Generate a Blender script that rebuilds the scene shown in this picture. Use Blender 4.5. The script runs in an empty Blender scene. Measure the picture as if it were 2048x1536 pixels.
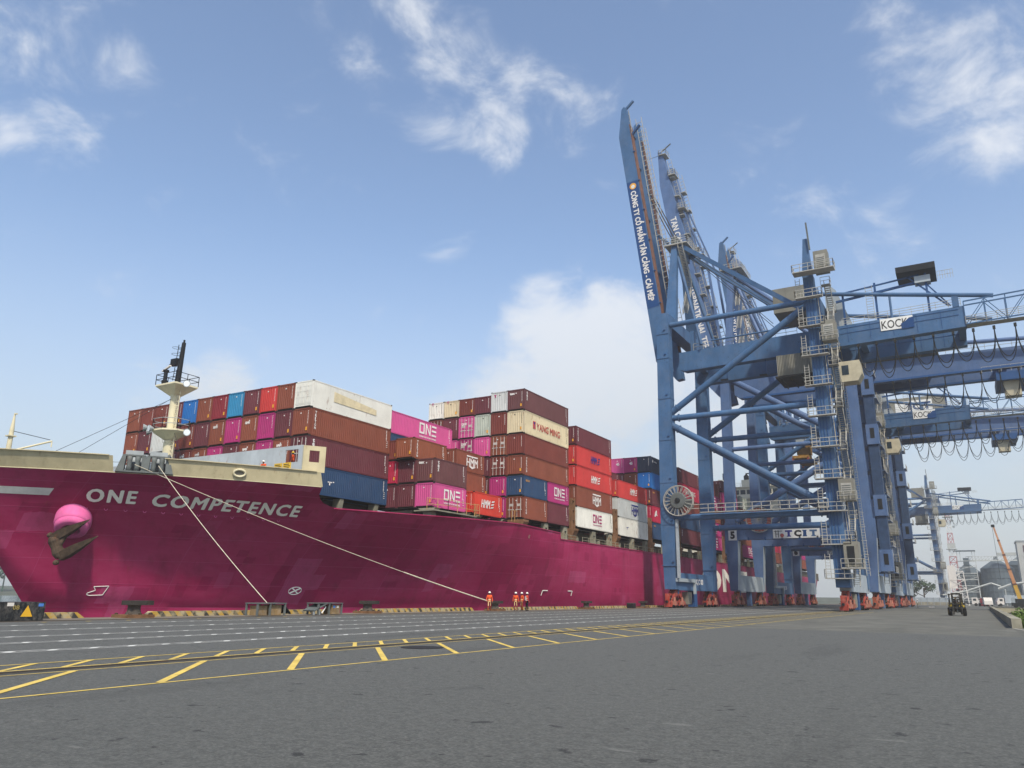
import bpy, bmesh, math, random
from mathutils import Vector, Matrix
R = math.radians
sc = bpy.context.scene
COL = sc.collection
rnd = random.Random(11)

# ------------------------------------------------------------------ camera
PITCH, YAW, ROLL = 15.32, 30.59, 0.8
cam_d = bpy.data.cameras.new('camera'); cam = bpy.data.objects.new('camera', cam_d); COL.objects.link(cam)
cam_d.sensor_fit = 'HORIZONTAL'; cam_d.sensor_width = 36.0; cam_d.lens = 1540.0 / 2048 * 36.0
cam_d.clip_start = 0.1; cam_d.clip_end = 9000
cam.matrix_world = (Matrix.Translation((0, 0, 1.5)) @ Matrix.Rotation(R(YAW), 4, 'Z') @ Matrix.Rotation(R(90 + PITCH), 4, 'X')
                    @ Matrix.Rotation(R(ROLL), 4, 'Z'))
sc.camera = cam
sc.render.resolution_x = 1024; sc.render.resolution_y = 768

# ------------------------------------------------------------------ light
SUN_EL, SUN_AZ = 50.0, 46.0            # azimuth measured from +X (land side) towards -Y (behind the camera)
sun_d = bpy.data.lights.new('sun', 'SUN'); sun = bpy.data.objects.new('sun', sun_d); COL.objects.link(sun)
sun_d.energy = 3.0; sun_d.angle = R(3); sun_d.color = (1, .92, .79)
sdir = Vector((math.cos(R(SUN_EL)) * math.cos(R(SUN_AZ)), -math.cos(R(SUN_EL)) * math.sin(R(SUN_AZ)), math.sin(R(SUN_EL))))
sun.rotation_euler = sdir.to_track_quat('Z', 'Y').to_euler()

world = bpy.data.worlds.new('World'); sc.world = world; world.use_nodes = True
wn = world.node_tree; wn.nodes.clear()
def WN(t, **k):
    n = wn.nodes.new(t)
    for a, v in k.items(): setattr(n, a, v)
    return n
w_out = WN('ShaderNodeOutputWorld'); w_bg = WN('ShaderNodeBackground')
sky = WN('ShaderNodeTexSky', sky_type='NISHITA'); sky.sun_disc = False
sky.sun_elevation = R(SUN_EL); sky.sun_rotation = math.atan2(sdir.x, sdir.y)
sky.altitude = 0; sky.air_density = 1.0; sky.dust_density = 1.0; sky.ozone_density = 1.0
world.cycles.sampling_method = "MANUAL"; world.cycles.sample_map_resolution = 256
w_bg.inputs['Strength'].default_value = 0.14
wn.links.new(w_bg.outputs[0], w_out.inputs[0])
# clouds: thin broken cumulus over the whole dome, with the larger heaps of the photograph placed by direction
tc = WN('ShaderNodeTexCoord')
def wmath(op, a, b=None, clamp=False):
    n = WN('ShaderNodeMath', operation=op, use_clamp=clamp)
    for i, v in enumerate((a, b)):
        if v is None: continue
        if hasattr(v, 'links'): wn.links.new(v, n.inputs[i])
        else: n.inputs[i].default_value = v
    return n.outputs[0]
def pix_dir(px, py):
    r = R(ROLL); dx, dy = px - 1024, py - 768
    v = Vector((dx, -dy, -1540)).normalized()
    return (cam.matrix_world.to_3x3() @ v).normalized()
def wnoise(scale, detail, rough, off, stretch=(1, 1, 1), dist=0.0):
    mp = WN('ShaderNodeMapping'); mp.inputs['Location'].default_value = off; mp.inputs['Scale'].default_value = stretch
    wn.links.new(tc.outputs['Generated'], mp.inputs[0])
    n = WN('ShaderNodeTexNoise'); n.inputs['Scale'].default_value = scale; n.inputs['Detail'].default_value = detail
    n.inputs['Roughness'].default_value = rough; n.inputs['Distortion'].default_value = dist
    wn.links.new(mp.outputs[0], n.inputs['Vector'])
    return n.outputs['Fac']
fine = wnoise(9, 8, .61, (3.1, 7.7, 1.3), (1, 1, 1.5), .4)
broad = wnoise(2.6, 1, .5, (11.3, 2.2, 5.1), (1, 1, 1.6))
CLOUDS = [  # px, py, angular radius (deg), strength
    (40, 170, 6, .55), (120, 250, 4, .5), (215, 165, 3, .38), (800, 110, 5, .55), (890, 165, 5, .68), (990, 220, 4.5, .62), (1065, 215, 3.5, .45),
    (1190, 250, 4.5, .42), (1900, 150, 6, .6), (2020, 200, 5.5, .66), (1500, 245, 4, .42), (1640, 430, 4.5, .45), (1740, 490, 4.5, .42), (880, 475, 2.6, .36),
    (1100, 690, 5, 1.25), (1200, 740, 6.5, 1.35), (1090, 630, 3, 1.1), (1060, 790, 5, 1.15), (1270, 690, 4.8, 1.15), (1180, 830, 6, 1.1), (960, 840, 5, .8), (1420, 820, 7, .8), (1560, 900, 8, .7), (1300, 900, 7, .8), (1900, 900, 9, .55),
    (430, 780, 3.0, .75), (300, 800, 3.2, .45), (1780, 20, 3, .5), (830, 860, 5, .45), (640, 20, 3, .3)]
acc = None
for px, py, rad, st in CLOUDS:
    d = pix_dir(px, py)
    dp = WN('ShaderNodeVectorMath', operation='DOT_PRODUCT'); wn.links.new(tc.outputs['Generated'], dp.inputs[0]); dp.inputs[1].default_value = d
    mr = WN('ShaderNodeMapRange', interpolation_type='SMOOTHSTEP'); wn.links.new(dp.outputs['Value'], mr.inputs[0])
    mr.inputs[1].default_value = math.cos(R(rad * 1.25)); mr.inputs[2].default_value = 1.0; mr.inputs[3].default_value = 0; mr.inputs[4].default_value = st
    acc = mr.outputs[0] if acc is None else wmath('MAXIMUM', acc, mr.outputs[0])
base = wmath('MULTIPLY', wmath('SUBTRACT', broad, .50), .30, True)
dens = wmath('ADD', wmath('MULTIPLY', acc, .36), base)
cov = WN('ShaderNodeMapRange', interpolation_type='SMOOTHERSTEP')
wn.links.new(wmath('ADD', fine, dens), cov.inputs[0])
cov.inputs[1].default_value = .57; cov.inputs[2].default_value = 1.02; cov.inputs[3].default_value = 0; cov.inputs[4].default_value = .80
cmix = WN('ShaderNodeMix', data_type='RGBA'); wn.links.new(cov.outputs[0], cmix.inputs['Factor'])
wn.links.new(sky.outputs[0], cmix.inputs[6]); cmix.inputs[7].default_value = (4.5, 4.6, 4.75, 1)
# pale haze layer of the humid lower sky, the same all round the horizon
sepz = WN('ShaderNodeSeparateXYZ'); wn.links.new(tc.outputs['Generated'], sepz.inputs[0])
veil = WN('ShaderNodeMapRange', interpolation_type='SMOOTHSTEP'); wn.links.new(sepz.outputs['Z'], veil.inputs[0])
veil.inputs[1].default_value = .46; veil.inputs[2].default_value = .0; veil.inputs[3].default_value = 0; veil.inputs[4].default_value = .85
vmix = WN('ShaderNodeMix', data_type='RGBA'); wn.links.new(veil.outputs[0], vmix.inputs['Factor']); wn.links.new(cmix.outputs[2], vmix.inputs[6]); vmix.inputs[7].default_value = (2.75, 2.95, 3.1, 1)
wn.links.new(vmix.outputs[2], w_bg.inputs['Color'])

vs = sc.view_settings
vs.view_transform = 'Standard'; vs.look = 'None'; vs.exposure = 0.60; vs.gamma = 1.0; vs.use_curve_mapping = False
sc.render.engine = 'CYCLES'
sc.cycles.use_denoising = True
sc.cycles.max_bounces = 6; sc.cycles.diffuse_bounces = 3; sc.cycles.glossy_bounces = 3; sc.cycles.volume_bounces = 1; sc.cycles.transparent_max_bounces = 6
sc.cycles.volume_step_rate = 4.0

# ------------------------------------------------------------------ helpers
def lin(h):
    h = h.lstrip('#'); v = [int(h[i:i + 2], 16) / 255 for i in (0, 2, 4)]
    return tuple(((c + .055) / 1.055) ** 2.4 if c > .04045 else c / 12.92 for c in v) + (1,)
MATS = {}
def paint(name, col, rough=.5, var=.18, scale=.7, streak=.0, rust=.0, metal=0.0, spec=.2, dust=.0, bump=0.0, rustcol='#6b3d22', chips=0.0):
    """painted or bare surface: tone noise, vertical run-off streaks, rust bloom, fine relief"""
    if name in MATS: return MATS[name]
    m = bpy.data.materials.new(name); m.use_nodes = True; MATS[name] = m
    nt = m.node_tree; b = nt.nodes['Principled BSDF']
    c = lin(col) if isinstance(col, str) else col
    b.inputs['Roughness'].default_value = rough; b.inputs['Metallic'].default_value = metal
    b.inputs['Specular IOR Level'].default_value = spec
    t = nt.nodes.new('ShaderNodeTexCoord'); oi = nt.nodes.new('ShaderNodeObjectInfo')
    sc_ = nt.nodes.new('ShaderNodeVectorMath'); sc_.operation = 'MULTIPLY_ADD'
    cmb = nt.nodes.new('ShaderNodeCombineXYZ')
    for i in range(3): nt.links.new(oi.outputs['Random'], cmb.inputs[i])
    nt.links.new(cmb.outputs[0], sc_.inputs[0]); sc_.inputs[1].default_value = (57, 91, 33); nt.links.new(t.outputs['Object'], sc_.inputs[2])
    def noise(s, st=(1, 1, 1), det=5, ro=.6):
        mp = nt.nodes.new('ShaderNodeMapping'); mp.inputs['Scale'].default_value = st; nt.links.new(sc_.outputs[0], mp.inputs[0])
        n = nt.nodes.new('ShaderNodeTexNoise'); n.inputs['Scale'].default_value = s; n.inputs['Detail'].default_value = det; n.inputs['Roughness'].default_value = ro
        nt.links.new(mp.outputs[0], n.inputs['Vector']); return n.outputs['Fac']
    def rng(f, a, b_, lo, hi):
        r = nt.nodes.new('ShaderNodeMapRange'); nt.links.new(f, r.inputs[0])
        for i, v in enumerate((a, b_, lo, hi)): r.inputs[i + 1].default_value = v
        return r.outputs[0]
    def mix(f, A, B_, mode='MIX'):
        x = nt.nodes.new('ShaderNodeMix'); x.data_type = 'RGBA'; x.blend_type = mode
        if hasattr(f, 'links'): nt.links.new(f, x.inputs['Factor'])
        else: x.inputs['Factor'].default_value = f
        for s_, v in ((6, A), (7, B_)):
            if hasattr(v, 'links'): nt.links.new(v, x.inputs[s_])
            else: x.inputs[s_].default_value = v
        return x.outputs[2]
    n1 = noise(scale)
    dark = tuple(x * (1 - var * 1.3) for x in c[:3]) + (1,); light = tuple(min(1, x * (1 + var)) for x in c[:3]) + (1,)
    out = mix(rng(n1, .3, .7, 0, 1), dark, light)
    # every copy weathers a little differently
    hv = nt.nodes.new('ShaderNodeHueSaturation'); nt.links.new(out, hv.inputs['Color'])
    nt.links.new(rng(oi.outputs['Random'], 0, 1, 1 - var * .7, 1 + var * .7), hv.inputs['Value']); out = hv.outputs[0]
    if dust: out = mix(rng(noise(scale * 2.3, (1, 1, .6)), .45, .75, 0, dust), out, lin('#a9a196'))
    if streak: out = mix(rng(noise(2.2, (1, 1, .09), 4), .55, .8, 0, streak), out, tuple(x * .45 for x in c[:3]) + (1,))
    if rust:
        f = rng(noise(1.7, (1, 1, .45), 7, .7), .58, .68, 0, rust); out = mix(f, out, lin(rustcol))
    nt.links.new(out, b.inputs['Base Color'])
    if chips:
        f = rng(noise(5.5, (1, 1, .55), 4, .65), .64, .67, 0, chips); out = mix(f, out, lin('#27323d')); nt.links.new(out, b.inputs['Base Color'])
    if bump:
        bp = nt.nodes.new('ShaderNodeBump'); bp.inputs['Strength'].default_value = bump; bp.inputs['Distance'].default_value = .02
        nt.links.new(noise(scale * 9), bp.inputs['Height']); nt.links.new(bp.outputs[0], b.inputs['Normal'])
    return m

class MB:
    """collects boxes, bars, tubes and free faces, and links them as one mesh object"""
    def __init__(s): s.v = []; s.f = []
    def add(s, vs_, fs):
        o = len(s.v); s.v += [tuple(p) for p in vs_]; s.f += [tuple(i + o for i in f) for f in fs]; return s
    def bx(s, x0, x1, y0, y1, z0, z1):
        return s.add([(x0, y0, z0), (x1, y0, z0), (x1, y1, z0), (x0, y1, z0), (x0, y0, z1), (x1, y0, z1), (x1, y1, z1), (x0, y1, z1)],
                     [(0, 3, 2, 1), (4, 5, 6, 7), (0, 1, 5, 4), (1, 2, 6, 5), (2, 3, 7, 6), (3, 0, 4, 7)])
    def frustum(s, a, b):          # two quads (lists of 4 points), bottom and top
        return s.add(list(a) + list(b), [(3, 2, 1, 0), (4, 5, 6, 7), (0, 1, 5, 4), (1, 2, 6, 5), (2, 3, 7, 6), (3, 0, 4, 7)])
    def bar(s, p, q, w, h=None, up=(0, 0, 1)):
        h = w if h is None else h
        p, q = Vector(p), Vector(q); d = (q - p)
        if d.length < 1e-6: return s
        d.normalize(); u = Vector(up)
        if abs(d.dot(u)) > .98: u = Vector((0, 1, 0))
        a = d.cross(u).normalized() * w / 2; b = a.cross(d).normalized() * h / 2
        return s.frustum([p - a - b, p + a - b, p + a + b, p - a + b], [q - a - b, q + a - b, q + a + b, q - a + b])
    def tube(s, p, q, r, n=8, r2=None, cap=True):
        p, q = Vector(p), Vector(q); d = (q - p).normalized(); u = Vector((0, 0, 1)) if abs(d.z) < .95 else Vector((1, 0, 0))
        a = d.cross(u).normalized(); b = a.cross(d); r2 = r if r2 is None else r2
        vs_ = []
        for c, rr in ((p, r), (q, r2)):
            for i in range(n):
                t = 2 * math.pi * i / n; vs_.append(c + (a * math.cos(t) + b * math.sin(t)) * rr)
        fs = [(i, (i + 1) % n, n + (i + 1) % n, n + i) for i in range(n)]
        if cap: fs += [tuple(range(n))[::-1], tuple(range(n, 2 * n))]
        return s.add(vs_, fs)
    def path(s, pts, r, n=6):
        for a, b in zip(pts, pts[1:]): s.tube(a, b, r, n, cap=False)
        return s
    def lathe(s, prof, c=(0, 0, 0), axis=(0, 0, 1), n=20):   # prof: [(r, h)]
        ax = Vector(axis).normalized(); u = Vector((0, 0, 1)) if abs(ax.z) < .95 else Vector((1, 0, 0))
        a = ax.cross(u).normalized(); b = a.cross(ax); vs_ = []
        for r, h in prof:
            for i in range(n):
                t = 2 * math.pi * i / n; vs_.append(Vector(c) + ax * h + (a * math.cos(t) + b * math.sin(t)) * r)
        fs = []
        for j in range(len(prof) - 1):
            for i in range(n): fs.append((j * n + i, j * n + (i + 1) % n, (j + 1) * n + (i + 1) % n, (j + 1) * n + i))
        fs += [tuple(range(n))[::-1], tuple(range((len(prof) - 1) * n, len(prof) * n))]
        return s.add(vs_, fs)
    def prism(s, poly, axis, a, b):   # polygon in the plane normal to axis (0/1/2), swept a..b
        n = len(poly)
        def P(p, t): l = list(p); l.insert(axis, t); return tuple(l)
        return s.add([P(p, a) for p in poly] + [P(p, b) for p in poly],
                     [tuple(range(n))[::-1], tuple(range(n, 2 * n))] + [(i, (i + 1) % n, n + (i + 1) % n, n + i) for i in range(n)])
    def rail(s, pts, h=1.1, step=1.5, r=.035, rows=(1.0, .5)):   # guard rail along a polyline
        for a, b in zip(pts, pts[1:]):
            a, b = Vector(a), Vector(b); k = max(1, round((b - a).length / step))
            for i in range(k + 1):
                p = a.lerp(b, i / k); s.bar(p, p + Vector((0, 0, h)), r * 1.6)
            for f in rows: s.bar(a + Vector((0, 0, h * f)), b + Vector((0, 0, h * f)), r * 1.6)
        return s
    def ladder(s, p, q, w=.5, step=.4, r=.03, side=(0, 1, 0)):
        p, q, sd = Vector(p), Vector(q), Vector(side).normalized() * w / 2
        s.bar(p - sd, q - sd, r * 2); s.bar(p + sd, q + sd, r * 2); k = int((q - p).length / step)
        for i in range(1, k): c = p.lerp(q, i / k); s.bar(c - sd, c + sd, r * 1.6)
        return s
    def stair(s, p, q, w=.8, side=(1, 0, 0), r=.05):
        p, q, sd = Vector(p), Vector(q), Vector(side).normalized() * w / 2
        for sg in (-1, 1):
            s.bar(p + sd * sg, q + sd * sg, .06, .24); s.bar(p + sd * sg + Vector((0, 0, 1)), q + sd * sg + Vector((0, 0, 1)), r * 1.4)
            for t in (0, .33, .66, 1): c = p.lerp(q, t) + sd * sg; s.bar(c, c + Vector((0, 0, 1)), r * 1.4)
        k = max(4, int(abs((q - p).z) / .24))
        for i in range(1, k): c = p.lerp(q, i / k); s.bar(c - sd, c + sd, .22, .05)
        return s
    def mesh(s, name, smooth=False):
        me = bpy.data.meshes.new(name); me.from_pydata(s.v, [], s.f); me.update()
        if smooth:
            me.polygons.foreach_set('use_smooth', [True] * len(me.polygons))
        return me
    def build(s, name, m, parent=None, smooth=False, recalc=False):
        me = s.mesh(name, smooth)
        if recalc:
            bm = bmesh.new(); bm.from_mesh(me); bmesh.ops.recalc_face_normals(bm, faces=bm.faces); bm.to_mesh(me); bm.free()
        return link(name, me, m, parent)
def link(name, me, m=None, parent=None):
    o = bpy.data.objects.new(name, me); COL.objects.link(o)
    if m is not None:
        if len(me.materials) == 0: me.materials.append(None)
        o.material_slots[0].link = 'OBJECT'; o.material_slots[0].material = m
    if parent is not None: o.parent = parent
    return o
def tag(o, label, cat, group=None):
    o['label'] = label; o['category'] = cat
    if group: o['group'] = group
    return o
def empty(name, loc, label=None, cat=None, group=None, rz=0):
    o = bpy.data.objects.new(name, None); o.empty_display_size = .3; COL.objects.link(o); o.location = loc; o.rotation_euler = (0, 0, rz)
    if label: tag(o, label, cat, group)
    return o
def struct(o, kind='structure'): o['kind'] = kind; return o
def kids(o): return [c for c in KIDS.get(o.name, [])]
KIDS = {}
def copy_tree(o, parent=None, skip=()):
    c = o.copy(); COL.objects.link(c); c.parent = parent
    for ch in list(o.children):
        if ch.get('unique'): continue
        copy_tree(ch, c)
    return c
def smooth_by_angle(o, ang=35):
    me = o.data; me.polygons.foreach_set('use_smooth', [True] * len(me.polygons)); me.set_sharp_from_angle(angle=R(ang))

_txt = {}
def text2d(body, bold=.0, shear=0.0, spacing=1.0):
    key = (body, bold, shear, spacing)
    if key not in _txt:
        cu = bpy.data.curves.new('txt', 'FONT'); cu.body = body; cu.offset = bold; cu.shear = shear; cu.space_character = spacing; cu.size = 1; cu.resolution_u = 3
        o = bpy.data.objects.new('txt', cu); COL.objects.link(o); me = o.to_mesh()
        v = [(p.co.x, p.co.y) for p in me.vertices]; f = [tuple(p.vertices) for p in me.polygons]
        o.to_mesh_clear(); bpy.data.objects.remove(o); bpy.data.curves.remove(cu)
        x0 = min(p[0] for p in v); x1 = max(p[0] for p in v); y0 = min(p[1] for p in v); y1 = max(p[1] for p in v)
        _txt[key] = ([((p[0] - x0) / (x1 - x0), (p[1] - y0) / (y1 - y0)) for p in v], f, (x1 - x0) / (y1 - y0))
    return _txt[key]
def put_text(mb, body, org, ux, uy, w=None, h=None, bold=.02, shear=0, spacing=1.0):
    """flat lettering: lower-left corner org, reading direction ux, up direction uy, fitted to w x h"""
    fat = 0
    if 'M' in body: fat, bold = max(bold, .03) * 1.3, 0          # outline offset breaks the letter M: thicken it by layered shifts instead
    v, f, asp = text2d(body, bold, shear, spacing); org, ux, uy = Vector(org), Vector(ux).normalized(), Vector(uy).normalized()
    if h is None: h = w / asp
    if w is None: w = h * asp
    if fat:
        nn = ux.cross(uy)
        for k in range(6):
            t = k * math.pi / 3; o2 = org + ux * (math.cos(t) * fat * h) + uy * (math.sin(t) * fat * h * .7) + nn * (.0015 * (k + 1)); mb.add([o2 + ux * (p[0] * w) + uy * (p[1] * h) for p in v], f)
    return mb.add([org + ux * (p[0] * w) + uy * (p[1] * h) for p in v], f)
def put_poly(mb, poly, org, ux, uy, s=1.0):
    org, ux, uy = Vector(org), Vector(ux), Vector(uy)
    return mb.add([org + ux * (p[0] * s) + uy * (p[1] * s) for p in poly], [tuple(range(len(poly)))])
# ------------------------------------------------------------------ materials of the setting
def asphalt_mat():
    m = bpy.data.materials.new('asphalt'); m.use_nodes = True; nt = m.node_tree; b = nt.nodes['Principled BSDF']
    N = nt.nodes.new; L = nt.links.new
    tcx = N('ShaderNodeTexCoord')
    def noise(s, det=6, ro=.6, st=(1, 1, 1)):
        mp = N('ShaderNodeMapping'); mp.inputs['Scale'].default_value = st; L(tcx.outputs['Object'], mp.inputs[0])
        n = N('ShaderNodeTexNoise'); n.inputs['Scale'].default_value = s; n.inputs['Detail'].default_value = det; n.inputs['Roughness'].default_value = ro
        L(mp.outputs[0], n.inputs['Vector']); return n.outputs['Fac']
    def rng(f, a, b_, lo, hi):
        r = N('ShaderNodeMapRange'); L(f, r.inputs[0])
        for i, v in enumerate((a, b_, lo, hi)): r.inputs[i + 1].default_value = v
        return r.outputs[0]
    def mix(f, A, B_, mode='MIX'):
        x = N('ShaderNodeMix'); x.data_type = 'RGBA'; x.blend_type = mode
        if hasattr(f, 'links'): L(f, x.inputs['Factor'])
        else: x.inputs['Factor'].default_value = f
        for s_, v in ((6, A), (7, B_)):
            if hasattr(v, 'links'): L(v, x.inputs[s_])
            else: x.inputs[s_].default_value = v
        return x.outputs[2]
    agg = noise(70, 5, .8); grit = noise(16, 9, .92)                # stone chips, coarse grit
    c = mix(rng(agg, .3, .72, 0, 1), (.032, .033, .032, 1), (.104, .106, .103, 1))
    c = mix(rng(grit, .38, .64, 0, .8), c, mix(rng(grit, .4, .6, 0, 1), (.025, .026, .025, 1), (.135, .137, .132, 1)))
    g1 = noise(24, 2, .6); c = mix(rng(g1, .40, .60, 0, .75), c, mix(rng(g1, .42, .58, 0, 1), (.030, .030, .029, 1), (.150, .150, .142, 1)))
    g2 = noise(7, 2, .6); c = mix(.3, c, mix(rng(g2, .40, .60, 0, 1), (.040, .040, .038, 1), (.125, .124, .118, 1)))
    c = mix(rng(noise(.22, 6, .6), .3, .7, 0, .35), c, (.096, .097, .094, 1))      # broad worn patches
    c = mix(rng(noise(1.1, 7, .65, (1, .35, 1)), .62, .72, 0, .5), c, (.045, .045, .044, 1))   # oil and tyre marks along the quay
    c = mix(rng(noise(2.3, 5, .6), .63, .67, 0, .75), c, (.016, .016, .016, 1))      # small dark spots
    c = mix(rng(noise(3.1, 4, .6, (.22, 1, 1)), .67, .70, 0, .45), c, (.19, .19, .18, 1))   # scraped pale streaks across the lane
    c = mix(rng(noise(.55, 3, .5, (1, .12, 1)), .60, .72, 0, .40), c, (.040, .040, .039, 1))   # tyre tracks
    vo = N('ShaderNodeTexVoronoi'); vo.inputs['Scale'].default_value = 34; L(tcx.outputs['Object'], vo.inputs['Vector'])
    c = mix(rng(vo.outputs['Distance'], .0, .09, .7, 0), c, (.34, .33, .30, 1))  # pale grit
    c = mix(1.0, c, (1.04, 1.05, .98, 1), 'MULTIPLY')
    L(c, b.inputs['Base Color']); b.inputs['Roughness'].default_value = .82; b.inputs['Specular IOR Level'].default_value = .35
    bp = N('ShaderNodeBump'); bp.inputs['Strength'].default_value = .7; bp.inputs['Distance'].default_value = .02; L(grit, bp.inputs['Height']); L(bp.outputs[0], b.inputs['Normal'])
    return m
M_ASPH = asphalt_mat()
M_SLAB = paint('worn_pavement', '#5a5a53', .85, .16, .35, dust=.2, bump=.25)
M_CONC = paint('quay_concrete', '#6f665a', .9, .25, .5, rust=.25, bump=.3, rustcol='#4d3a2b')
M_WLINE = paint('white_line_paint', '#b2b2ac', .8, .3, 1.6, dust=.2, rust=.75, rustcol='#5a5a57')
M_YLINE = paint('yellow_line_paint', '#d2b65a', .8, .2, 1.6, dust=.2, rust=.6, rustcol='#5d5a50')
M_RAILST = paint('rail_steel', '#3f3a36', .6, .3, 2, rust=.3)
M_GROOVE = paint('rail_groove', '#4b4945', .95, .3, 2)

def water_mat():
    m = bpy.data.materials.new('harbour_water'); m.use_nodes = True; nt = m.node_tree; b = nt.nodes['Principled BSDF']
    b.inputs['Base Color'].default_value = (.035, .06, .062, 1); b.inputs['Roughness'].default_value = .12
    t = nt.nodes.new('ShaderNodeTexCoord'); n = nt.nodes.new('ShaderNodeTexNoise'); n.inputs['Scale'].default_value = .7; n.inputs['Detail'].default_value = 5
    nt.links.new(t.outputs['Object'], n.inputs['Vector']); bp = nt.nodes.new('ShaderNodeBump'); bp.inputs['Strength'].default_value = .5; bp.inputs['Distance'].default_value = .25
    nt.links.new(n.outputs['Fac'], bp.inputs['Height']); nt.links.new(bp.outputs[0], b.inputs['Normal']); return m
def sheet(name, x0, x1, y0, y1, z, m, parent=None):
    return MB().add([(x0, y0, z), (x1, y0, z), (x1, y1, z), (x0, y1, z)], [(0, 1, 2, 3)]).build(name, m, parent)

# ------------------------------------------------------------------ the setting: water, quay, markings
QX = -42.0
struct(sheet('water', -2400, 2400, -1500, 2400, -2.8, water_mat()))
g = MB(); g.bx(QX, 46, -70, 42.4, -4, 0); struct(g.build('quay_pavement', M_ASPH))
g = MB(); g.bx(QX, -12.0, 42.4, 300, -4, -.001); struct(g.build('traffic_lane', M_ASPH))
g = MB(); g.bx(-12.0, 1.45, 42.4, 300, -4, -.004); struct(g.build('jetty_pavement', M_SLAB))
g = MB(); g.bx(1.45, 46, 42.4, 56.0, -4, -.006); struct(g.build('verge_pavement', M_SLAB))
g = MB(); g.bx(QX, 90, 300, 700, -4, -.008); struct(g.build('yard_ground', M_SLAB))
struct(sheet('apron_strip', QX, -38.0, -70, 300, .005, M_CONC))

def strip(mb, p, q, w, z=.006):
    p, q = Vector((p[0], p[1], z)), Vector((q[0], q[1], z)); d = (q - p).normalized(); a = Vector((-d.y, d.x, 0)) * w / 2
    return mb.add([p - a, q - a, q + a, p + a], [(0, 1, 2, 3)])
mk = MB()
for X in (-20.4, -23.65, -26.6, -30.45, -34.6):
    for dx in (-.18, .18): strip(mk, (X + dx, -6), (X + dx, 235), .09)
    y = 2.0
    while y < 150:
        strip(mk, (X + .16, y), (X - .16, y + .34), .17, .008); y += 1.08
struct(mk.build('white_lane_markings', M_WLINE), 'stuff')
mk = MB()
strip(mk, (-12.0, -4), (-12.0, 112), .085); strip(mk, (-17.0, -4), (-17.0, 160), .085); strip(mk, (-15.0, -4), (-15.0, 160), .06); strip(mk, (-15.78, -4), (-15.78, 160), .09)
y = -2.85
while y < 108:
    strip(mk, (-12.05, y), (-14.95, y + 3.2), .14, .008); y += 2.94
y = -1.5
while y < 108:
    strip(mk, (-15.83, y), (-16.97, y + 1.3), .12, .008); y += 1.22
struct(mk.build('yellow_hatch_markings', M_YLINE), 'stuff')
mk = MB(); y = 4.0
while y < 150:
    strip(mk, (-36.9, y), (-37.25, y + .35), .22, .012); y += 2.1
struct(mk.build('rail_edge_marks', paint('faded_yellow', '#9d8b58', .85, .3, 2)), 'stuff')
for X in (-15.4, -38.5):
    g = MB().bx(X - .16, X + .16, -60, 480, -.1, .010); struct(g.build('rail_groove', M_GROOVE))
    g = MB().bx(X - .045, X + .045, -60, 480, -.1, .03); struct(g.build('crane_rail', M_RAILST))
g = MB().lathe([(.02, .004), (.62, .005), (.62, .012), (.56, .013), (.02, .013)], (-14.05, 18.9, 0), n=28)
struct(g.build('manhole_cover', paint('iron_cover', '#2a2928', .7, .2, 3)))
# slab joint and edge at the near right
g = MB(); strip(g, (1.5, 55.5), (4.2, 33), .14, .007); strip(g, (1.9, 55.5), (4.8, 33.5), .06, .007); struct(g.build('slab_joint', paint('pale_joint', '#a8a69c', .9, .2, 2)))

# striped kerb pieces along the edge of the quay
def kerb_mat():
    m = bpy.data.materials.new('striped_kerb'); m.use_nodes = True; nt = m.node_tree; b = nt.nodes['Principled BSDF']; N = nt.nodes.new; L = nt.links.new
    t = N('ShaderNodeTexCoord'); s = N('ShaderNodeSeparateXYZ'); L(t.outputs['Object'], s.inputs[0])
    a = N('ShaderNodeMath'); a.operation = 'ADD'; L(s.outputs['Y'], a.inputs[0]); L(s.outputs['Z'], a.inputs[1])
    fr = N('ShaderNodeMath'); fr.operation = 'PINGPONG'; L(a.outputs[0], fr.inputs[0]); fr.inputs[1].default_value = .38
    st = N('ShaderNodeMapRange'); L(fr.outputs[0], st.inputs[0]); st.inputs[1].default_value = .18; st.inputs[2].default_value = .2
    n = N('ShaderNodeTexNoise'); n.inputs['Scale'].default_value = 2.2; n.inputs['Detail'].default_value = 7; L(t.outputs['Object'], n.inputs['Vector'])
    wr = N('ShaderNodeMapRange'); L(n.outputs['Fac'], wr.inputs[0]); wr.inputs[1].default_value = .42; wr.inputs[2].default_value = .62
    m1 = N('ShaderNodeMix'); m1.data_type = 'RGBA'; L(st.outputs[0], m1.inputs[0]); m1.inputs[6].default_value = lin('#35332f'); m1.inputs[7].default_value = lin('#b08d3a')
    m2 = N('ShaderNodeMix'); m2.data_type = 'RGBA'; L(wr.outputs[0], m2.inputs[0]); L(m1.outputs[2], m2.inputs[6]); m2.inputs[7].default_value = lin('#a79a79')
    L(m2.outputs[2], b.inputs['Base Color']); b.inputs['Roughness'].default_value = .9; return m
M_KERB = kerb_mat()
KERBS = [(12.5, 20.2), (20.9, 25.6), (29.2, 45.0), (47.8, 63.8), (68.0, 86.5), (90.5, 104), (108, 124), (128, 144), (148, 190)]
KLAB = ['behind the black cabinet at the left edge', 'between the black cabinet and the nearest bollard', 'behind the two grey cable pits', 'running up to the walking worker', 'behind the group of three workers',
        'ahead of the first crane bogie', 'behind the first crane bogies', 'beside the number 5 crane', 'running on to the far cranes']
for (a, b), lb in zip(KERBS, KLAB):
    g = MB().prism([(a, .0), (b, .0), (b - .45, .3), (a + .45, .3)], 0, QX + .02, QX + .5)
    tag(g.build('striped_kerb', M_KERB), 'worn yellow and black striped kerb ' + lb, 'kerb', 'striped kerbs along the quay edge')

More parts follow.
